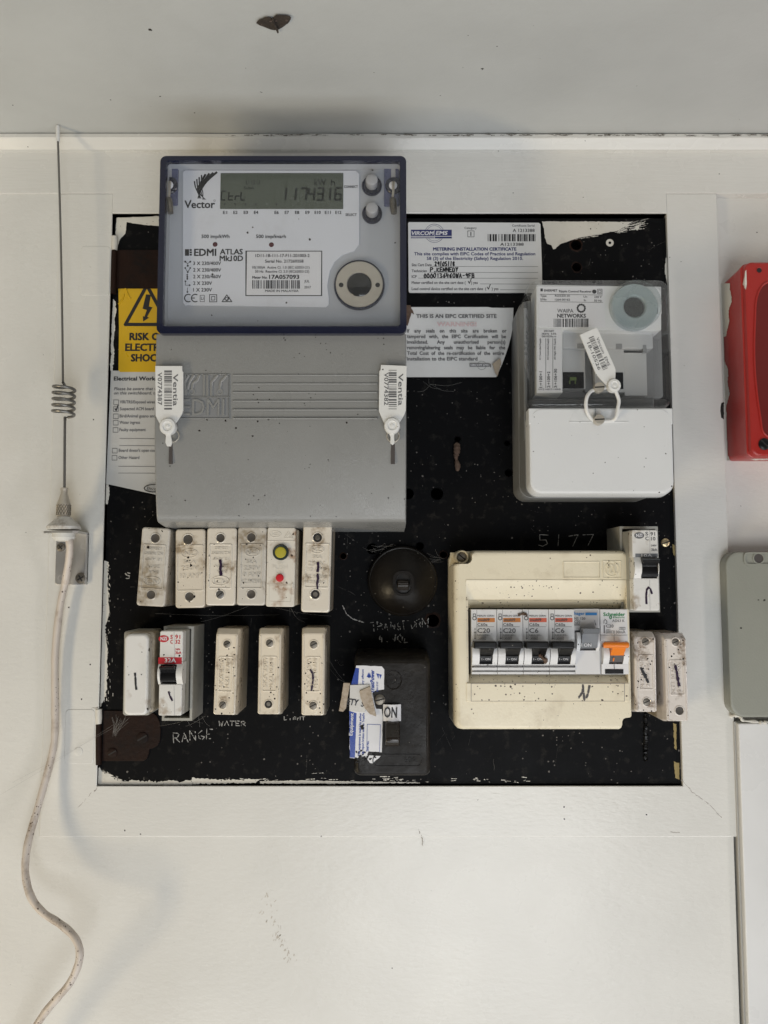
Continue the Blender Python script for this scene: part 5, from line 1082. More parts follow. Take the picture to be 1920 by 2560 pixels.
# raised centre band: profile runs down the lid, sloping into the window above and below
def band(name, prof, ua, ub, m=MT['plastic_cream'], parent=lid):
    mb = MB(); mb.loft([[V3(u,v,max(hc_-1*mm,h-d)) for v,h in prof] for u,d in ((ua,1.2*mm),(ua+.9*mm,0),(ub-.9*mm,0),(ub,1.2*mm))], cap0=True); return obj(name, mb, m, parent)
def strip(name, prof, ua, ub):
    mb = MB(); mb.loft([[V3(u,v,h) for v,h in prof] for u in (ua, ub)], cap0=True); return obj(name, mb, MT['plastic_cream'], lid)
strip('upper_band', [(zv(300,hc_),hc_+.5*mm),(zv(304,hc_),hc_+.45*mm),(zv(455,hc_-4*mm),hc_-4*mm),(zv(464,hc_-5*mm),hc_-4.6*mm),(zv(466,hc_-6*mm),hc_-9*mm),(zv(300,hc_),hc_-9*mm)], bl+.05*mm, br-.05*mm)
strip('window_lip', [(zv(466,hc_-6*mm),hc_-5.5*mm),(zv(534,hc_-8*mm),hc_-12*mm),(zv(534,hc_-8*mm),hc_-15*mm),(zv(466,hc_-6*mm),hc_-15*mm)], wa.x, br-.05*mm)
strip('window_lip', [(zv(1082,hc_-8*mm),hc_-10*mm),(zv(1148,hc_),hc_-.6*mm),(zv(1150,hc_),hc_-.5*mm),(zv(1150,hc_),hc_-15*mm),(zv(1082,hc_-8*mm),hc_-15*mm)], wa.x, br-.05*mm)
strip('lower_band', [(zv(1151,hc_),hc_-1*mm),(zv(1152,hc_),hc_+.3*mm),(zv(1158,hc_),hc_+.7*mm),(zv(1300,hc_),hc_+.7*mm),(zv(1308,hc_),hc_+.2*mm),(zv(1312,hc_),hc_-1*mm)], bl, br)
strip('window_jamb', [(zv(466,hc_),hc_-.8*mm),(zv(1149,hc_),hc_-.8*mm),(zv(1149,hc_),hc_-12*mm),(zv(466,hc_),hc_-12*mm)], bl+.05*mm, wa.x)
hb2 = hc_+.3*mm
mb = MB(); p_, q_ = I(258,1305,hb2), I(1530,1158,hb2); hq = hb2+.4*mm
for x0,y0,x1,y1 in ((258,1156,1532,1160),(258,1302,1532,1306),(256,1156,261,1306),(1528,1156,1533,1306)): frect(mb, I, x0,y0,x1,y1, hq+.06*mm)
obj('label_groove', mb, MT['pencil_grey'], lid, smooth=False)
mb = MB(); mb.line([I(*q,hq+.15*mm) for q in ((1152,1278),(1180,1230),(1186,1170),(1198,1298))], 1.3*mm, .4, .18); mb.line([I(*q,hq+.15*mm) for q in ((1240,1178),(1228,1240),(1215,1275))], 1.3*mm, .4, .15); mb.line([I(*q,hq+.15*mm) for q in ((1150,1268),(1185,1235))], .9*mm, .4, .2); obj('pen_mark', mb, MT['toggle_brown'], lid, smooth=False)
mb = MB()
for x0,y0,x1,y1 in ((1025,148,1322,280),(1350,142,1500,280)):
    mb.tube([I(*q,hc_) for q in ((x0,y0),(x1,y0),(x1,y1),(x0,y1),(x0,y0))], .5*mm, 6)
mb.tube([I(1424+58*math.cos(R(q)),208+58*math.sin(R(q)),hc_) for q in range(0,361,15)], .5*mm, 6); txt(mb, I, 'PDL', 1384,246,1466,246, 78, hc_, -.01, ext=.7*mm, raise_=0); obj('raised_emblem', mb, MT['plastic_cream'], lid)
mb = MB(); mb.lathe(I(182,108,30*mm), [(52*I.sc(30*mm)*1.15,-19*mm),(52*I.sc(30*mm)*1.1,0),(52*I.sc(30*mm),1*mm),(44*I.sc(30*mm),-.3*mm),(42*I.sc(30*mm),-3*mm),(0,-3*mm)], 28); obj('screw_tower', mb, MT['plastic_cream'], en)
screw('screw', I(182,108,27.5*mm), 40*I.sc(28*mm), MT['steel_dark'], en, -40, h=.9*mm)
mb = MB(); mb.rbox(wa.x-.004,wb_.x+.001,wa.z-.004,wb_.z+.004,14*mm,19*mm); obj('rail', mb, MT['slot_black'], en)

# ---------------------------------------------------------------- the six breakers in the window
hB = 42*mm
def breaker(xa, xb, label, body='breaker_white', ya=155, yb=742, group='breakers in the cream box'):
    o = thing('circuit_breaker', label, 'circuit breaker', K((xa+xb)/2, yb, 18*mm), group=group)
    return o
def profile_bar(mb, fr, xa, xb, prof):   # prof: (y crop, h)
    ua, ub = fr(xa,400,hB).x, fr(xb,400,hB).x
    mb.loft([[V3(u, fr(0,y,h).z, h) for y,h in prof] for u in (ua, ub)], cap0=True)
edges = (137,369,604,838,1070)
for i, (amp, bm, lab) in enumerate((('C20','band_orange','outermost white C20 breaker with orange band and black toggle, dusty left edge'),('C20','band_orange','second white C20 breaker with orange band, a brown fleck at its upper corner'),('C6','band_red','white C6 breaker with red band and dead insect on its toggle window'),('C6','band_red','white C6 breaker with red band, beside the grey-toggle breaker'))):
    xa, xb = edges[i]+3, edges[i+1]-2; o = breaker(xa, xb, lab)
    mb = MB(); profile_bar(mb, K, xa, xb, [(155,18*mm),(155,hB-.6*mm),(160,hB),(432,hB),(440,hB+1*mm),(452,hB-4*mm),(640,hB-4*mm),(652,hB+1.5*mm),(660,hB+1.5*mm),(662,hB-3*mm),(680,hB-3*mm),(682,hB+.6*mm),(704,hB+.6*mm),(706,hB-3*mm),(720,hB-3*mm),(722,hB-.4*mm),(742,hB-.4*mm),(742,18*mm)]); body = obj('body', mb, MT['breaker_white'], o, smooth=False)
    for p0, p1 in ((xa+2,xa+68),(xb-42,xb)):
        mb = MB(); a_, b_ = K(p0,0,hB+4*mm).x, K(p1,0,hB+4*mm).x; n_ = 12; z0, z1 = K(0,658,hB).z, K(0,500,hB).z
        prof = [(z0,hB-5*mm)]+[(z0+(z1-z0)*j/n_, hB-1*mm+math.sin(math.pi*(.1+.6*j/n_))*6*mm) for j in range(n_+1)]+[(z1,hB-5*mm)]
        mb.loft([[V3(u,v,h) for v,h in prof] for u in (a_,b_)], cap0=True); obj('cheek', mb, MT['breaker_white'], o)
    mb = MB(); a_, b_ = K(xa+22,512,hB+14*mm), K(xb+2,447,hB+14*mm); mb.rbox(a_.x,b_.x,a_.z,b_.z,hB+5*mm,hB+14*mm,.8*mm,1*mm); tg = obj('toggle', mb, MT['toggle_black'], o)
    mb = MB(); profile_bar(mb, K, xa+68, xb-42, [(500,hB-4*mm),(500,hB+10*mm),(515,hB+11*mm),(545,hB+7*mm),(572,hB+4.5*mm),(576,hB+2*mm),(580,hB+3.6*mm),(610,hB+2.6*mm),(640,hB+.6*mm),(642,hB-4*mm)]); st = obj('toggle_stem', mb, MT['toggle_black'], o)
    k = MB(); txt(k, K, 'I - ON', xa+92,616,xb-58,616, 20, hB+4*mm, -.008); obj('lettering', k, MT['label_white'], st, smooth=False)
    k = MB(); x0 = xa+52
    txt(k, K, 'MERLIN GERIN', x0,222,x0+152,222, 15, hB, .008); txt(k, K, 'C60a', x0+1,306,x0+92,306, 24, hB, .012); txt(k, K, amp, x0+2,368,x0+(114 if amp == 'C20' else 84),368, 40, hB, .006); txt(k, K, '240/415V~', x0,396,x0+112,396, 14, hB)
    k.line([K(x0,313,hB+.1*mm), K(x0+150,313,hB+.1*mm)], .25*mm); border(k, K, x0+8,405,x0+76,430, hB+.1*mm, .22*mm); txt(k, K, '4500', x0+16,426,x0+68,426, 15, hB)
    k.line([K(xa+47,160,hB+.08*mm), K(xa+48,432,hB+.08*mm)], .22*mm); k.line([K(xa+32,362,hB+.1*mm), K(xa+32,418,hB+.1*mm)], .5*mm)
    for y, d in ((358,10),(424,-10)): k.add([K(xa+32-11,y+d,hB+.1*mm),K(xa+32+11,y+d,hB+.1*mm),K(xa+32,y-d*.6,hB+.1*mm)], [[0,1,2]])
    txt(k, K, 'I', xa+29,345,xa+34,345, 20, hB); border(k, K, xa+15,198,xa+36,222, hB+.1*mm, .5*mm); k.disc(K(xa+26,236,hB+.1*mm), 1.5*mm, 14, .9*mm)
    obj('lettering', k, MT['ink_grey'], body, smooth=False)
    mb = MB(); box(mb, K, x0+2,234,x0+158,272, hB-.1*mm, hB+.15*mm, .1*mm, .05*mm); bd_ = obj('band', mb, MT[bm], body)
    k = MB(); txt(k, K, 'multi9', x0+12,262,x0+110,262, 22, hB+.15*mm, .02); obj('lettering', k, MT['toggle_brown'] , body, smooth=False)
o = breaker(1073, 1296, 'grey-fronted breaker with blue logo bar and sloping grey ON toggle')
mb = MB(); profile_bar(mb, K, 1072, 1293, [(152,18*mm),(152,hB-1*mm),(158,hB-.6*mm),(345,hB-.6*mm),(350,hB-4*mm),(520,hB-4*mm),(528,hB-.4*mm),(742,hB-.4*mm),(742,18*mm)]); body = obj('body', mb, MT['breaker_white'], o, smooth=False)
mb = MB(); box(mb, K, 1075,162,1282,344, hB-1*mm, hB-.5*mm, .2*mm, .05*mm); gp = obj('label_field', mb, MT['breaker_grey'], body)
for p0,p1 in ((1085,1118),(1262,1290)):
    mb = MB(); a_, b_ = K(p0,0,hB+3*mm).x, K(p1,0,hB+3*mm).x; n_ = 12; z0, z1 = K(0,530,hB).z, K(0,365,hB).z
    mb.loft([[V3(u,v,h) for v,h in [(z0,hB-5*mm)]+[(z0+(z1-z0)*j/n_, hB-1*mm+math.sin(math.pi*(.05+.7*j/n_))*4.5*mm) for j in range(n_+1)]+[(z1,hB-5*mm)]] for u in (a_,b_)], cap0=True); obj('cheek', mb, MT['breaker_white'], o)
mb = MB(); profile_bar(mb, K, 1118, 1262, [(325,hB-4*mm),(325,hB+9*mm),(332,hB+10*mm),(372,hB+10*mm),(380,hB+7.5*mm),(420,hB+6*mm),(450,hB+5*mm),(495,hB+3.4*mm),(506,hB+2*mm),(508,hB-4*mm)]); tg = obj('toggle', mb, MT['toggle_grey'], o)
k = MB(); txt(k, K, 'I ON', 1132,492,1220,492, 28, hB+5.0*mm, .004); obj('lettering', k, MT['label_white'], tg, smooth=False)
mb = MB(); box(mb, K, 1168,186,1270,210, hB-.5*mm, hB-.2*mm, .05*mm, .02*mm); txt(mb, K, 'hager', 1066,206,1160,206, 26, hB-.4*mm, .012); obj('logo', mb, MT['band_blue'], gp)
k = MB()
for s_, y, x1 in (('NS 120',250,1166),('C20',278,1120),('6000',304,1118)): txt(k, K, s_, 1066,y,x1,y, 22, hB-.4*mm)
k.line([K(1250,255,hB-.3*mm), K(1256,280,hB-.3*mm), K(1262,300,hB-.3*mm)], .4*mm, .5, .2); obj('lettering', k, MT['ink_grey'], gp, smooth=False)
o = breaker(1305, 1545, 'white residual-current breaker with green lettering and orange toggle')
mb = MB(); profile_bar(mb, K, 1306, 1548, [(154,18*mm),(154,hB-.4*mm),(160,hB),(384,hB),(388,hB-.8*mm),(392,hB+.2*mm),(440,hB+.4*mm),(448,hB-4*mm),(640,hB-4*mm),(650,hB+.6*mm),(742,hB+.2*mm),(742,18*mm)]); body = obj('body', mb, MT['breaker_white'], o, smooth=False)
mb = MB(); box(mb, K, 1296,154,1307,742, 18*mm, hB-1*mm, .2*mm, .2*mm); obj('side_gap', mb, MT['breaker_grey'], o)
for p0,p1 in ((1318,1372),(1498,1546)):
    mb = MB(); a_, b_ = K(p0,0,hB+3*mm).x, K(p1,0,hB+3*mm).x; n_ = 12; z0, z1 = K(0,660,hB).z, K(0,500,hB).z
    mb.loft([[V3(u,v,h) for v,h in [(z0,hB-5*mm)]+[(z0+(z1-z0)*j/n_, hB-1*mm+math.sin(math.pi*(.05+.7*j/n_))*5*mm) for j in range(n_+1)]+[(z1,hB-5*mm)]] for u in (a_,b_)], cap0=True); obj('cheek', mb, MT['breaker_white'], o)
p_, q_ = K(1328,478,hB+12*mm), K(1556,478,hB+12*mm); rr0 = 27*K.sc(hB+12*mm)
mb = MB(); mb.tube([p_, p_+V3(.8*mm,0,0), q_-V3(.8*mm,0,0), q_], [rr0*.8, rr0, rr0, rr0*.8], 16); profile_bar(mb, K, 1374, 1494, [(490,hB-4*mm),(490,hB+10*mm),(515,hB+9*mm),(545,hB+6*mm),(572,hB+4*mm),(572,hB-4*mm)]); obj('toggle', mb, MT['toggle_orange'], o)
mb = MB(); profile_bar(mb, K, 1376, 1496, [(570,hB-4*mm),(570,hB+3.6*mm),(605,hB+2.4*mm),(635,hB+.8*mm),(637,hB-4*mm)]); st = obj('toggle_stem', mb, MT['toggle_brown'], o)
mb = MB(); mb.line([K(1424,598,hB+4*mm), K(1418,622,hB+4*mm)], .9*mm); obj('toggle_mark', mb, MT['toggle_orange'], st, smooth=False)
mb = MB(); box(mb, K, 1346,696,1510,738, hB-1*mm, hB+.8*mm, .2*mm, .2*mm); obj('test_bar', mb, MT['toggle_black'], o)
mb = MB(); txt(mb, K, 'Schneider', 1330,216,1524,216, 30, hB, .022); txt(mb, K, 'Electric', 1418,236,1522,236, 16, hB, .004); mb.tube([K(1394+9*math.cos(R(a)),228+14*math.sin(R(a)),hB+.1*mm) for a in range(0,361,30)], .35*mm, 5); obj('logo', mb, MT['logo_green'], body, smooth=False)
k = MB()
for s_,x0,y,x1,cp,bo in (('AD63 K',1410,270,1520,22,.0),('C20',1353,320,1420,26,.012),('30mA',1442,373,1528,24,.0),('240V~',1354,345,1398,10,0)): txt(k, K, s_, x0,y,x1,y, cp, hB, bo)
border(k, K, 1472,318,1525,340, hB+.1*mm, .22*mm); border(k, K, 1352,350,1430,372, hB+.1*mm, .22*mm); txt(k, K, '6000 3', 1358,368,1424,368, 14, hB); txt(k, K, 'TEST', 1478,336,1520,336, 14, hB)
k.line([K(*q,hB+.1*mm) for q in ((1334,282),(1334,258),(1346,248),(1360,262),(1360,284),(1348,284))], .5*mm); k.line([K(1337,302,hB+.1*mm),K(1337,368,hB+.1*mm)], .8*mm); k.line([K(1425,640,hB+1*mm),K(1428,694,hB+1*mm)], .4*mm); k.line([K(1425,392,hB+.5*mm),K(1426,438,hB+.5*mm)], .25*mm)
obj('lettering', k, MT['ink_grey'], body, smooth=False)
mb = MB(); mb.tube(smooth_path([K(x,y,hB+hh*mm) for x,y,hh in ((748,570,6),(772,580,7),(790,605,7),(812,612,5),(800,640,4))],4), [random.uniform(.5,1.5)*mm for _ in range(17)], 7); tag(obj('dead_insect', mb, MT['cocoon'], base=K(780,600,hB)), 'shrivelled brown insect on the third breaker toggle window', 'insect')
mb = MB(); mb.tube(smooth_path([K(x,y,hB+hh*mm) for x,y,hh in ((562,208,.6),(590,200,1.2),(620,196,1),(640,215,.5))],4), [random.uniform(.4,1.3)*mm for _ in range(13)], 7); tag(obj('dead_insect', mb, MT['cocoon'], base=K(600,205,hB)), 'brown insect remains between the second and third breaker labels', 'insect')

# ================================================================ antenna and its cable
ha = 24*mm
an = thing('whip_antenna', 'thin steel whip antenna with a coil, on an aluminium corner bracket', 'antenna', P(600,1935,HT))
mb = MB(); top, bot = L(190,120,ha), L(213,1226,ha); ln = [top, L(201,500,ha), L(209,900,ha), bot]
cx_, r_c = 217, 46*L.sc(ha); zt, zbm = L(0,1240,ha).z, L(0,1378,ha).z; cu_ = L(cx_,1300,ha).x
coil = []; turns = 5
for i in range(turns*20+1):
    a = 2*math.pi*i/20+R(100); t = i/(turns*20); coil.append(Vector((cu_+math.cos(a)*r_c, -ha+math.sin(a)*r_c*.9, zt+(zbm-zt)*t)))
path = smooth_path(ln, 6)[:-1]+[bot]; mb.tube(path, .8*mm, 10); mb.tube([bot]+coil+[L(222,1388,ha), L(222,1400,ha)], 1.05*mm, 10); mb.tube(smooth_path([L(222,1396,ha), L(221,1500,ha), L(220,1712,ha)], 4), .95*mm, 10); obj('whip', mb, MT['steel_bright'], an)
mb = MB(); mb.tube([L(189.5,62,ha),L(189.6,68,ha),L(190,120,ha),L(190.2,134,ha)], [1.1*mm,1.5*mm,1.55*mm,1.4*mm], 12); obj('tip', mb, MT['seal_white'], an)
s = P.sc(ha); dn = Vector((0,0,-1))
mb = MB(); mb.lathe(P(448,140,ha), [(50*s,0),(66*s,6*s),(68*s,30*s),(60*s,60*s),(62*s,110*s),(90*s,200*s),(118*s,290*s),(124*s,310*s),(124*s,520*s),(110*s,534*s)], 28, dn); fe = obj('ferrule', mb, MT['steel_dark'] if False else MT['nickel'], an)
mb = MB()
for i in range(16):
    for sg in (1,-1):
        mb.tube([P(448,140,ha)+Vector((math.sin(2*math.pi*(i/16)+sg*t*.9)*124.5*s, math.cos(2*math.pi*(i/16)+sg*t*.9)*124.5*s, -(320+190*t)*s)) for t in (0,.25,.5,.75,1)], .22*mm, 5)
obj('knurling', mb, MT['steel_dark'], fe)
mb = MB(); mb.lathe(P(445,675,ha), [(100*s,0),(135*s,8*s),(150*s,40*s),(215*s,100*s),(285*s,165*s),(300*s,185*s),(298*s,235*s),(285*s,242*s)], 36, dn); obj('cone', mb, MT['seal_white'] if False else mat('antenna_white', (.66,.65,.61), .45, stain=.6, stc=(.22,.15,.09), sts=70, stt=.53, speck=.2, ss=200), an)
mb = MB(); mb.lathe(P(440,968,ha), [(200*s,0),(205*s,20*s),(200*s,90*s),(150*s,150*s),(90*s,165*s)], 28, dn); obj('nut', mb, MATS['antenna_white'], an)
b0, b1 = P(290,1935,HT), P(905,975,HT)
mb = MB(); mb.rbox(b0.x,b1.x,b0.z,b1.z,HT,HT+2*mm,2.5*mm,.5*mm); br_ = obj('bracket', mb, MT['aluminium'], an)
mb = MB(); zt_ = P(0,945,ha).z; mb.add([],[]); 
ul, ur = P(110,945,ha).x, P(900,945,HT).x
out = [(b0.x,HT),(b1.x,HT),(b1.x,HT+8*mm),(P(760,945,ha).x,ha+6*mm),(P(600,945,ha+9*mm).x,ha+9*mm),(P(250,945,ha+9*mm).x,ha+9*mm),(ul,ha+4*mm),(ul,ha-6*mm)]
mb.loft([[Vector((u,-h,z)) for u,h in out] for z in (zt_-1.6*mm, zt_)], cap0=True); obj('shelf', mb, MT['aluminium'], br_)
mb = MB(); mb.rbox(b1.x-1.8*mm,b1.x,b0.z,b1.z,HT,HT+3.6*mm,.6*mm,.5*mm); obj('flange', mb, MT['aluminium'], br_)
for x,y,r in ((795,1222,42),(378,1812,46)):
    mb = MB(); mb.lathe(P(x,y,HT+2*mm), [(r*1.15*s,-.3*mm),(r*1.1*s,.12*mm),(r*s,.1*mm),(r*.98*s,-.2*mm),(0,-.0*mm)], 20); obj('bracket_hole', mb, MT['stile_enamel'], br_)
screw('screw', P(392,1240,HT+2*mm), 82*s, MT['steel_dark'], an, 40, True, 1.8*mm); screw('screw', P(762,1812,HT+2*mm), 105*s, MT['steel_dark'], an, 30, True, 2*mm)
cb = MB(); cpts = [(P(500,1000,ha-2*mm)), P(545,1150,ha+1*mm), P(540,1400,ha-2*mm), P(480,1800,16*mm)]
cpts += [M_(x,y,h*mm) for x,y,h in ((308,120,13),(285,230,11.5),(265,420,10),(262,560,9),(263,700,8.5),(262,820,9),(252,910,10),(222,1030,12),(180,1180,16),(140,1320,21),(122,1430,25),(124,1520,28),(150,1610,31),(205,1680,34),(280,1730,38),(345,1785,42),(378,1850,45),(372,1930,46),(330,2020,45),(270,2090,43),(205,2170,40),(130,2290,36),(60,2420,32),(0,2560,28))]
path = smooth_path(cpts, 8); rc_ = 9.6*.27*mm
cb.tube(path, [rc_*(1+.03*math.sin(i*.9)+.03*math.sin(i*.31)) for i in range(len(path))], 14)
tag(obj('antenna_cable', cb, MT['cable_white'], base=P(500,1000,ha)), 'dirty white round cable drooping in curves from the antenna bracket', 'cable')

# ================================================================ right-hand wall boxes
hr0, hr1 = HW, 36*mm
rl, rt_ = N(440,1000,hr0).x, N(600,445,hr1).z; rb2 = N(600,1462,hr1).z; fl2 = N(568,1000,hr1).x; rr2 = fl2+.15
rx = thing('red_box', 'red plastic enclosure with white paint smeared along its edges', 'enclosure', V3(rl, rb2, HW))
mb = MB(); 
mb.loft([[V3(p[0],p[1],h) for p in rr(u0,rr2,v0,v1,r,6)] for h,u0,v0,v1,r in ((HW,rl,N(500,1488,HW).z,rt_-1*mm,4*mm),(hr1-14*mm,rl+.4*mm,rb2-.2*mm,rt_,4*mm),(hr1-5*mm,fl2-1.5*mm,rb2-.4*mm,rt_,5*mm),(hr1-4.6*mm,fl2-.6*mm,rb2,rt_,5*mm),(hr1-1.2*mm,fl2,rb2+.4*mm,rt_-.4*mm,6*mm),(hr1,fl2+1.6*mm,rb2+1.6*mm,rt_-1.6*mm,6*mm))], cap0=True); rs = obj('shell', mb, MT['red_shell'], rx)
pts = [(608,640),(600,760),(596,900),(600,1020),(612,1150),(628,1260),(640,1330),(668,1362),(1300,1362),(1300,560),(700,545),(640,570)]
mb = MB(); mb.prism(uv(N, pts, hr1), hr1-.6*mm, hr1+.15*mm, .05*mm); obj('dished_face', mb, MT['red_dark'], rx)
mb = MB(); lo_ = [N(x,y,hr1+.2*mm) for x,y in pts[-2:]+pts[:8]]; mb.tube(smooth_path(lo_, 5), .8*mm, 8); obj('face_rib', mb, MT['red_shell'], rx)
mb = MB(); mb.lathe(N(622,492,hr1), [(13*N.sc(hr1)*1.25,-.3*mm),(13*N.sc(hr1)*1.2,.3*mm),(13*N.sc(hr1),.1*mm),(12.5*N.sc(hr1),-.2*mm)], 20); obj('hole_rim', mb, MT['red_shell'], rx)
mb = MB(); mb.disc(N(622,492,hr1+.08*mm), 13*N.sc(hr1), 20); obj('screw_hole', mb, MT['slot_black'], rx)
screw('screw', N(648,1400,hr1), 30*N.sc(hr1), MT['toggle_black'], rx, -45, h=1.5*mm)
mb = MB(); mb.prism(ragged(uv(N, [(545,500),(572,462),(582,470),(565,500),(562,600),(552,570),(548,596),(542,560)], hr1-2*mm), .3*mm, 1.5*mm, 3), hr1-6*mm, hr1-.5*mm, .2*mm); obj('paint_smear', mb, MT['paint_flake'], rx, smooth=False)
# paint on the visible side wall of the red box: follows that side
mb = MB(); rg = random.Random(5)
def side(t, y, off=.25*mm):   # t 0 at the wall, 1 near the front
    h = HW+(hr1-14*mm-HW)*t; zz = N(0,y,h).z; return Vector((rl+.4*mm*t-off, -h, zz))
ys = list(range(560,1490,5)); lim = [.3+.16*math.sin(y*.013)+.06*math.sin(y*.051)+.05*rg.random()+(.12 if y < 840 else -.22) for y in ys]
vs = []; 
for y, l_ in zip(ys, lim): vs += [side(-.0, y), side(max(.05,l_), y)]
mb.add(vs, [[2*i,2*i+1,2*i+3,2*i+2] for i in range(len(ys)-1)]); obj('paint_edge', mb, MT['paint_flake'], rx, smooth=False)
mb = MB(); mb.prism(ragged(uv(N, [(560,1476),(668,1468),(668,1480),(600,1484)], hr1-16*mm), .4*mm, 1.5*mm, 6), hr1-16*mm, hr1-12*mm); obj('paint_edge', mb, MT['paint_flake'], rx, smooth=False)
bg = MB(); bg.prism(ragged(uv(N, [(425,1185),(436,1180),(437,1270),(424,1262),(419,1225)], HT), .5*mm, 1*mm, 2), HT-2*mm, HT+.25*mm); obj('paint_gap', bg, MT['slot_black'], bpy.data.objects['trim_stile'], smooth=False)

hg = 14*mm
gb = thing('junction_box', 'grey-green plastic junction box above the white trunking', 'junction box', O(480,880,HW))
gl_, gt_, gb_ = O(386,500,hg).x, O(500,138,hg).z, O(500,868,hg).z
mb = MB(); mb.loft([[V3(p[0],p[1],h) for p in rr(gl_+o_,gl_+.16,gb_+o_,gt_-o_,10*mm,7)] for h,o_ in ((HW,.4*mm),(2*mm,.4*mm),(2.1*mm,0),(hg-2*mm,0),(hg-.6*mm,.6*mm),(hg,2*mm))], cap0=True); obj('lid', mb, MT['box_grey'], gb)
mb = MB(); p_, q_ = O(462,192,hg), O(640,142,hg); mb.plate(rr(p_.x-1.2*mm,q_.x,p_.z-.9*mm,q_.z,3*mm,5), [rr(p_.x,q_.x-1*mm,p_.z,q_.z-1*mm,2.6*mm,5)], hg-1*mm, hg+.9*mm); obj('corner_rim', mb, MT['box_grey'], gb)
mb = MB(); mb.lathe(O(520,168,hg), [(26*O.sc(hg),-.2*mm),(26*O.sc(hg),.6*mm),(21*O.sc(hg),.7*mm),(20*O.sc(hg),.05*mm)], 22); obj('hole_rim', mb, MT['box_grey'], gb)
mb = MB(); mb.lathe(O(521,169,hg), [(20*O.sc(hg),-.2*mm),(20*O.sc(hg),.12*mm),(0,.12*mm)], 22); obj('screw_hole', mb, MT['toggle_brown'], gb)
tk = thing('cable_trunking', 'tall white cable trunking with grey base strip below the junction box', 'trunking', O(430,2300,HW))
hk0, hk1 = 4*mm, 9*mm; zt2 = O(0,893,hk1).z; ub = O(398,1200,HW).x; uf = O(432,1500,hk1).x
mb = MB(); mb.rbox(ub, ub+.16, -.8, zt2+.5*mm, HW, hk0, .8*mm, .6*mm); obj('base_channel', mb, MT['trunk_side'], tk)
mb = MB(); mb.rbox(ub+1.6*mm, ub+.16, -.8, zt2, hk0-2*mm, hk1, 1.2*mm, 1*mm); obj('snap_cover', mb, MT['trunk_white'], tk)
mb = MB(); mb.rbox(ub+.2*mm, ub+.7*mm, -.8, zt2-2*mm, HW, hk0+.6*mm, .2*mm, .2*mm); obj('side_ridge', mb, MT['trunk_side'], tk)
mb = MB(); mb.tube(smooth_path([O(x,y,h*mm) for x,y,h in ((398,862,4),(420,858,9),(440,862,10),(452,880,9),(500,884,8),(540,890,9),(575,882,9))],4), [random.uniform(.5,1.8)*mm for _ in range(25)], 8); obj('sealant', mb, MT['paint_flake'], tk, label='ragged bead of sealant where the trunking meets the box')

# ================================================================ moth on the ceiling, cobwebs
def CE(px, py, d=0):
    dv = Vector((1,0,0))*((px-960)/FOC)+UPV*((1280-py)/FOC)+FWD; return CAM+dv*((wtop-d-CAM.z)/dv.z)
mo = Fr(640,20,120/1659)
def mp(x, y, d): return CE(640+x*mo.k, 20+y*mo.k, d)
moth = thing('moth', 'small dark brown moth resting with spread wings on the ceiling', 'moth', mp(600,500,0))
def wing(name, pts, d, m):
    mb = MB(); c_ = mp(sum(p[0] for p in pts)/len(pts), sum(p[1] for p in pts)/len(pts), d+.8*mm); n_ = len(pts)
    ring = [mp(x,y,d) for x,y in pts]; up = Vector((0,0,.35*mm))
    mb.add(ring+[c_], [[i,(i+1)%n_,n_] for i in range(n_)]); mb.add([q+up for q in ring]+[c_+up], [[(i+1)%n_,i,n_] for i in range(n_)]); mb.loft([ring,[q+up for q in ring]], cap1=False)
    return obj(name, mb, MT[m], moth)
wing('forewing', [(10,530),(55,465),(110,415),(220,385),(300,335),(400,325),(490,335),(545,372),(600,430),(620,520),(500,560),(380,600),(230,640),(120,600)], 1.6*mm, 'moth_dark')
wing('forewing', [(560,380),(640,300),(700,252),(850,255),(1010,262),(1150,290),(1205,330),(1200,390),(1150,480),(1080,555),(900,560),(760,540),(640,520),(590,450)], 1.6*mm, 'moth_dark')
wing('hindwing', [(220,630),(400,570),(620,500),(690,600),(720,740),(640,770),(520,750),(400,705)], 1.0*mm, 'moth_dark')
wing('hindwing', [(600,500),(780,530),(1060,545),(1000,610),(900,680),(800,735),(760,760),(700,700)], 1.0*mm, 'moth_dark')
wing('wing_band', [(340,500),(440,440),(560,430),(760,420),(820,440),(760,470),(600,480),(430,510)], 1.75*mm, 'moth_light'); wing('wing_tip', [(985,400),(1080,380),(1110,420),(1080,480),(1000,470)], 1.75*mm, 'moth_light'); wing('wing_tip', [(150,570),(210,540),(240,590),(200,615)], 1.75*mm, 'moth_light')
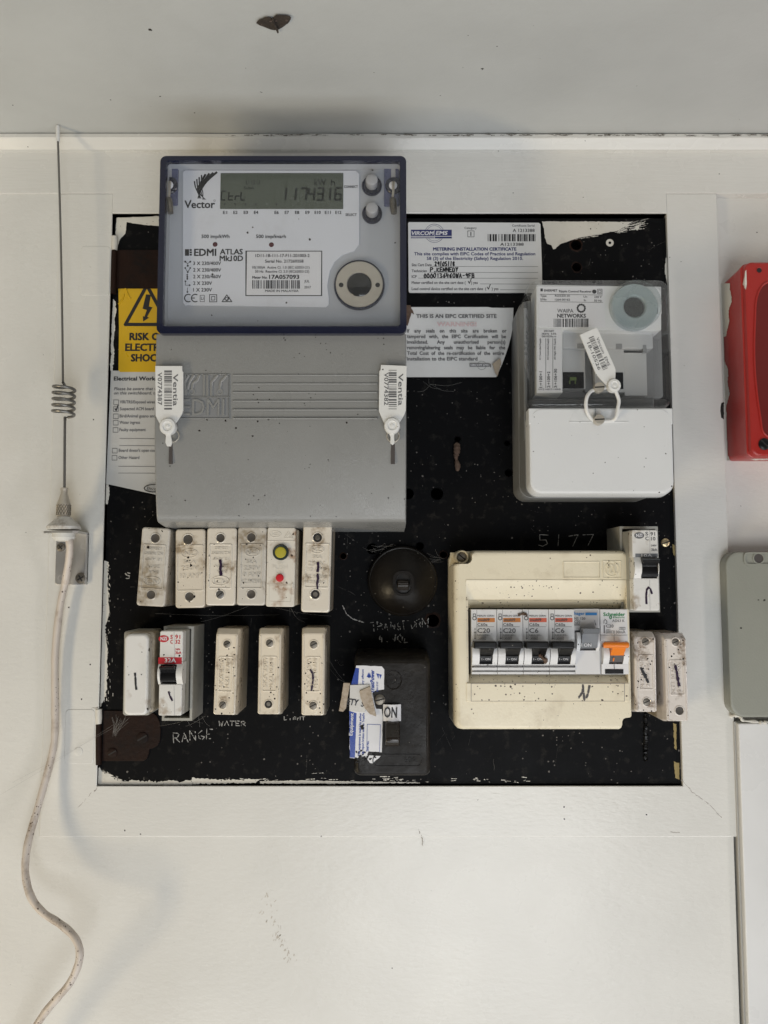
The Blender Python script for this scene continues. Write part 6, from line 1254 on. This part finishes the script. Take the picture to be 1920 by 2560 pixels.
mb = MB(); mb.tube(smooth_path([mp(x,y,d*mm) for x,y,d in ((575,380,2.0),(590,440,2.6),(640,560,2.8),(700,700,2.4),(740,790,1.8),(755,850,1.4))],4), [.35*mm]+[.9*mm]*8+[.8*mm]*6+[.6*mm]*5+[.15*mm], 10); obj('body', mb, MT['moth_dark'], moth)
wbm = MB(); rw = random.Random(21)
def thread(a, b, sag=2*mm): 
    m_ = (a+b)/2+Vector((rw.uniform(-1,1)*mm, -rw.uniform(0,1)*mm, -sag)); wbm.tube(smooth_path([a,m_,b],5), .045*mm, 4)
for q in (((300,1850),(320,1910)),((320,1910),(180,1990)),((320,1910),(560,1985)),((320,1910),(640,1890)),((240,1880),(420,1960))): thread(C(*q[0],2*mm), C(*q[1],4*mm))
for i in range(16): thread(Q(rw.uniform(330,620), rw.uniform(300,450),4*mm), Q(360+rw.uniform(-20,30),660+rw.uniform(-60,20),3*mm), .5*mm)
thread(M_(0,1120,6*mm), M_(540,785,4*mm), 1*mm); thread(M_(60,1060,6*mm), M_(610,760,4*mm), 1*mm)
for i in range(6): thread(G(rw.uniform(400,760),660,30*mm), G(rw.uniform(440,780),rw.uniform(690,740),2*mm), 1*mm)
for i in range(10): thread(H(rw.uniform(300,520),rw.uniform(60,150),3*mm), H(rw.uniform(400,600),rw.uniform(60,160),9*mm), .5*mm)
for i in range(8): thread(H(rw.uniform(820,960),rw.uniform(120,260),8*mm), H(rw.uniform(960,1060),rw.uniform(160,240),5*mm), .5*mm)
for i in range(3): thread(F(rw.uniform(150,1640),rw.uniform(640,700),20*mm), F(rw.uniform(150,1640),rw.uniform(690,770),3*mm), 1*mm)
thread(F(1280,660,30*mm), F(1380,760,2*mm)); thread(G(1500,170,30*mm), G(1700,480,3*mm)); thread(H(80,1100,3*mm),H(140,1150,20*mm)); thread(H(20,1190,3*mm),H(140,1300,30*mm))
web = obj('cobweb', wbm, MT['web'], kind='stuff', base=G(600,700,0)); web['label'] = 'fine dusty cobweb threads strung between the fuses and the panel'
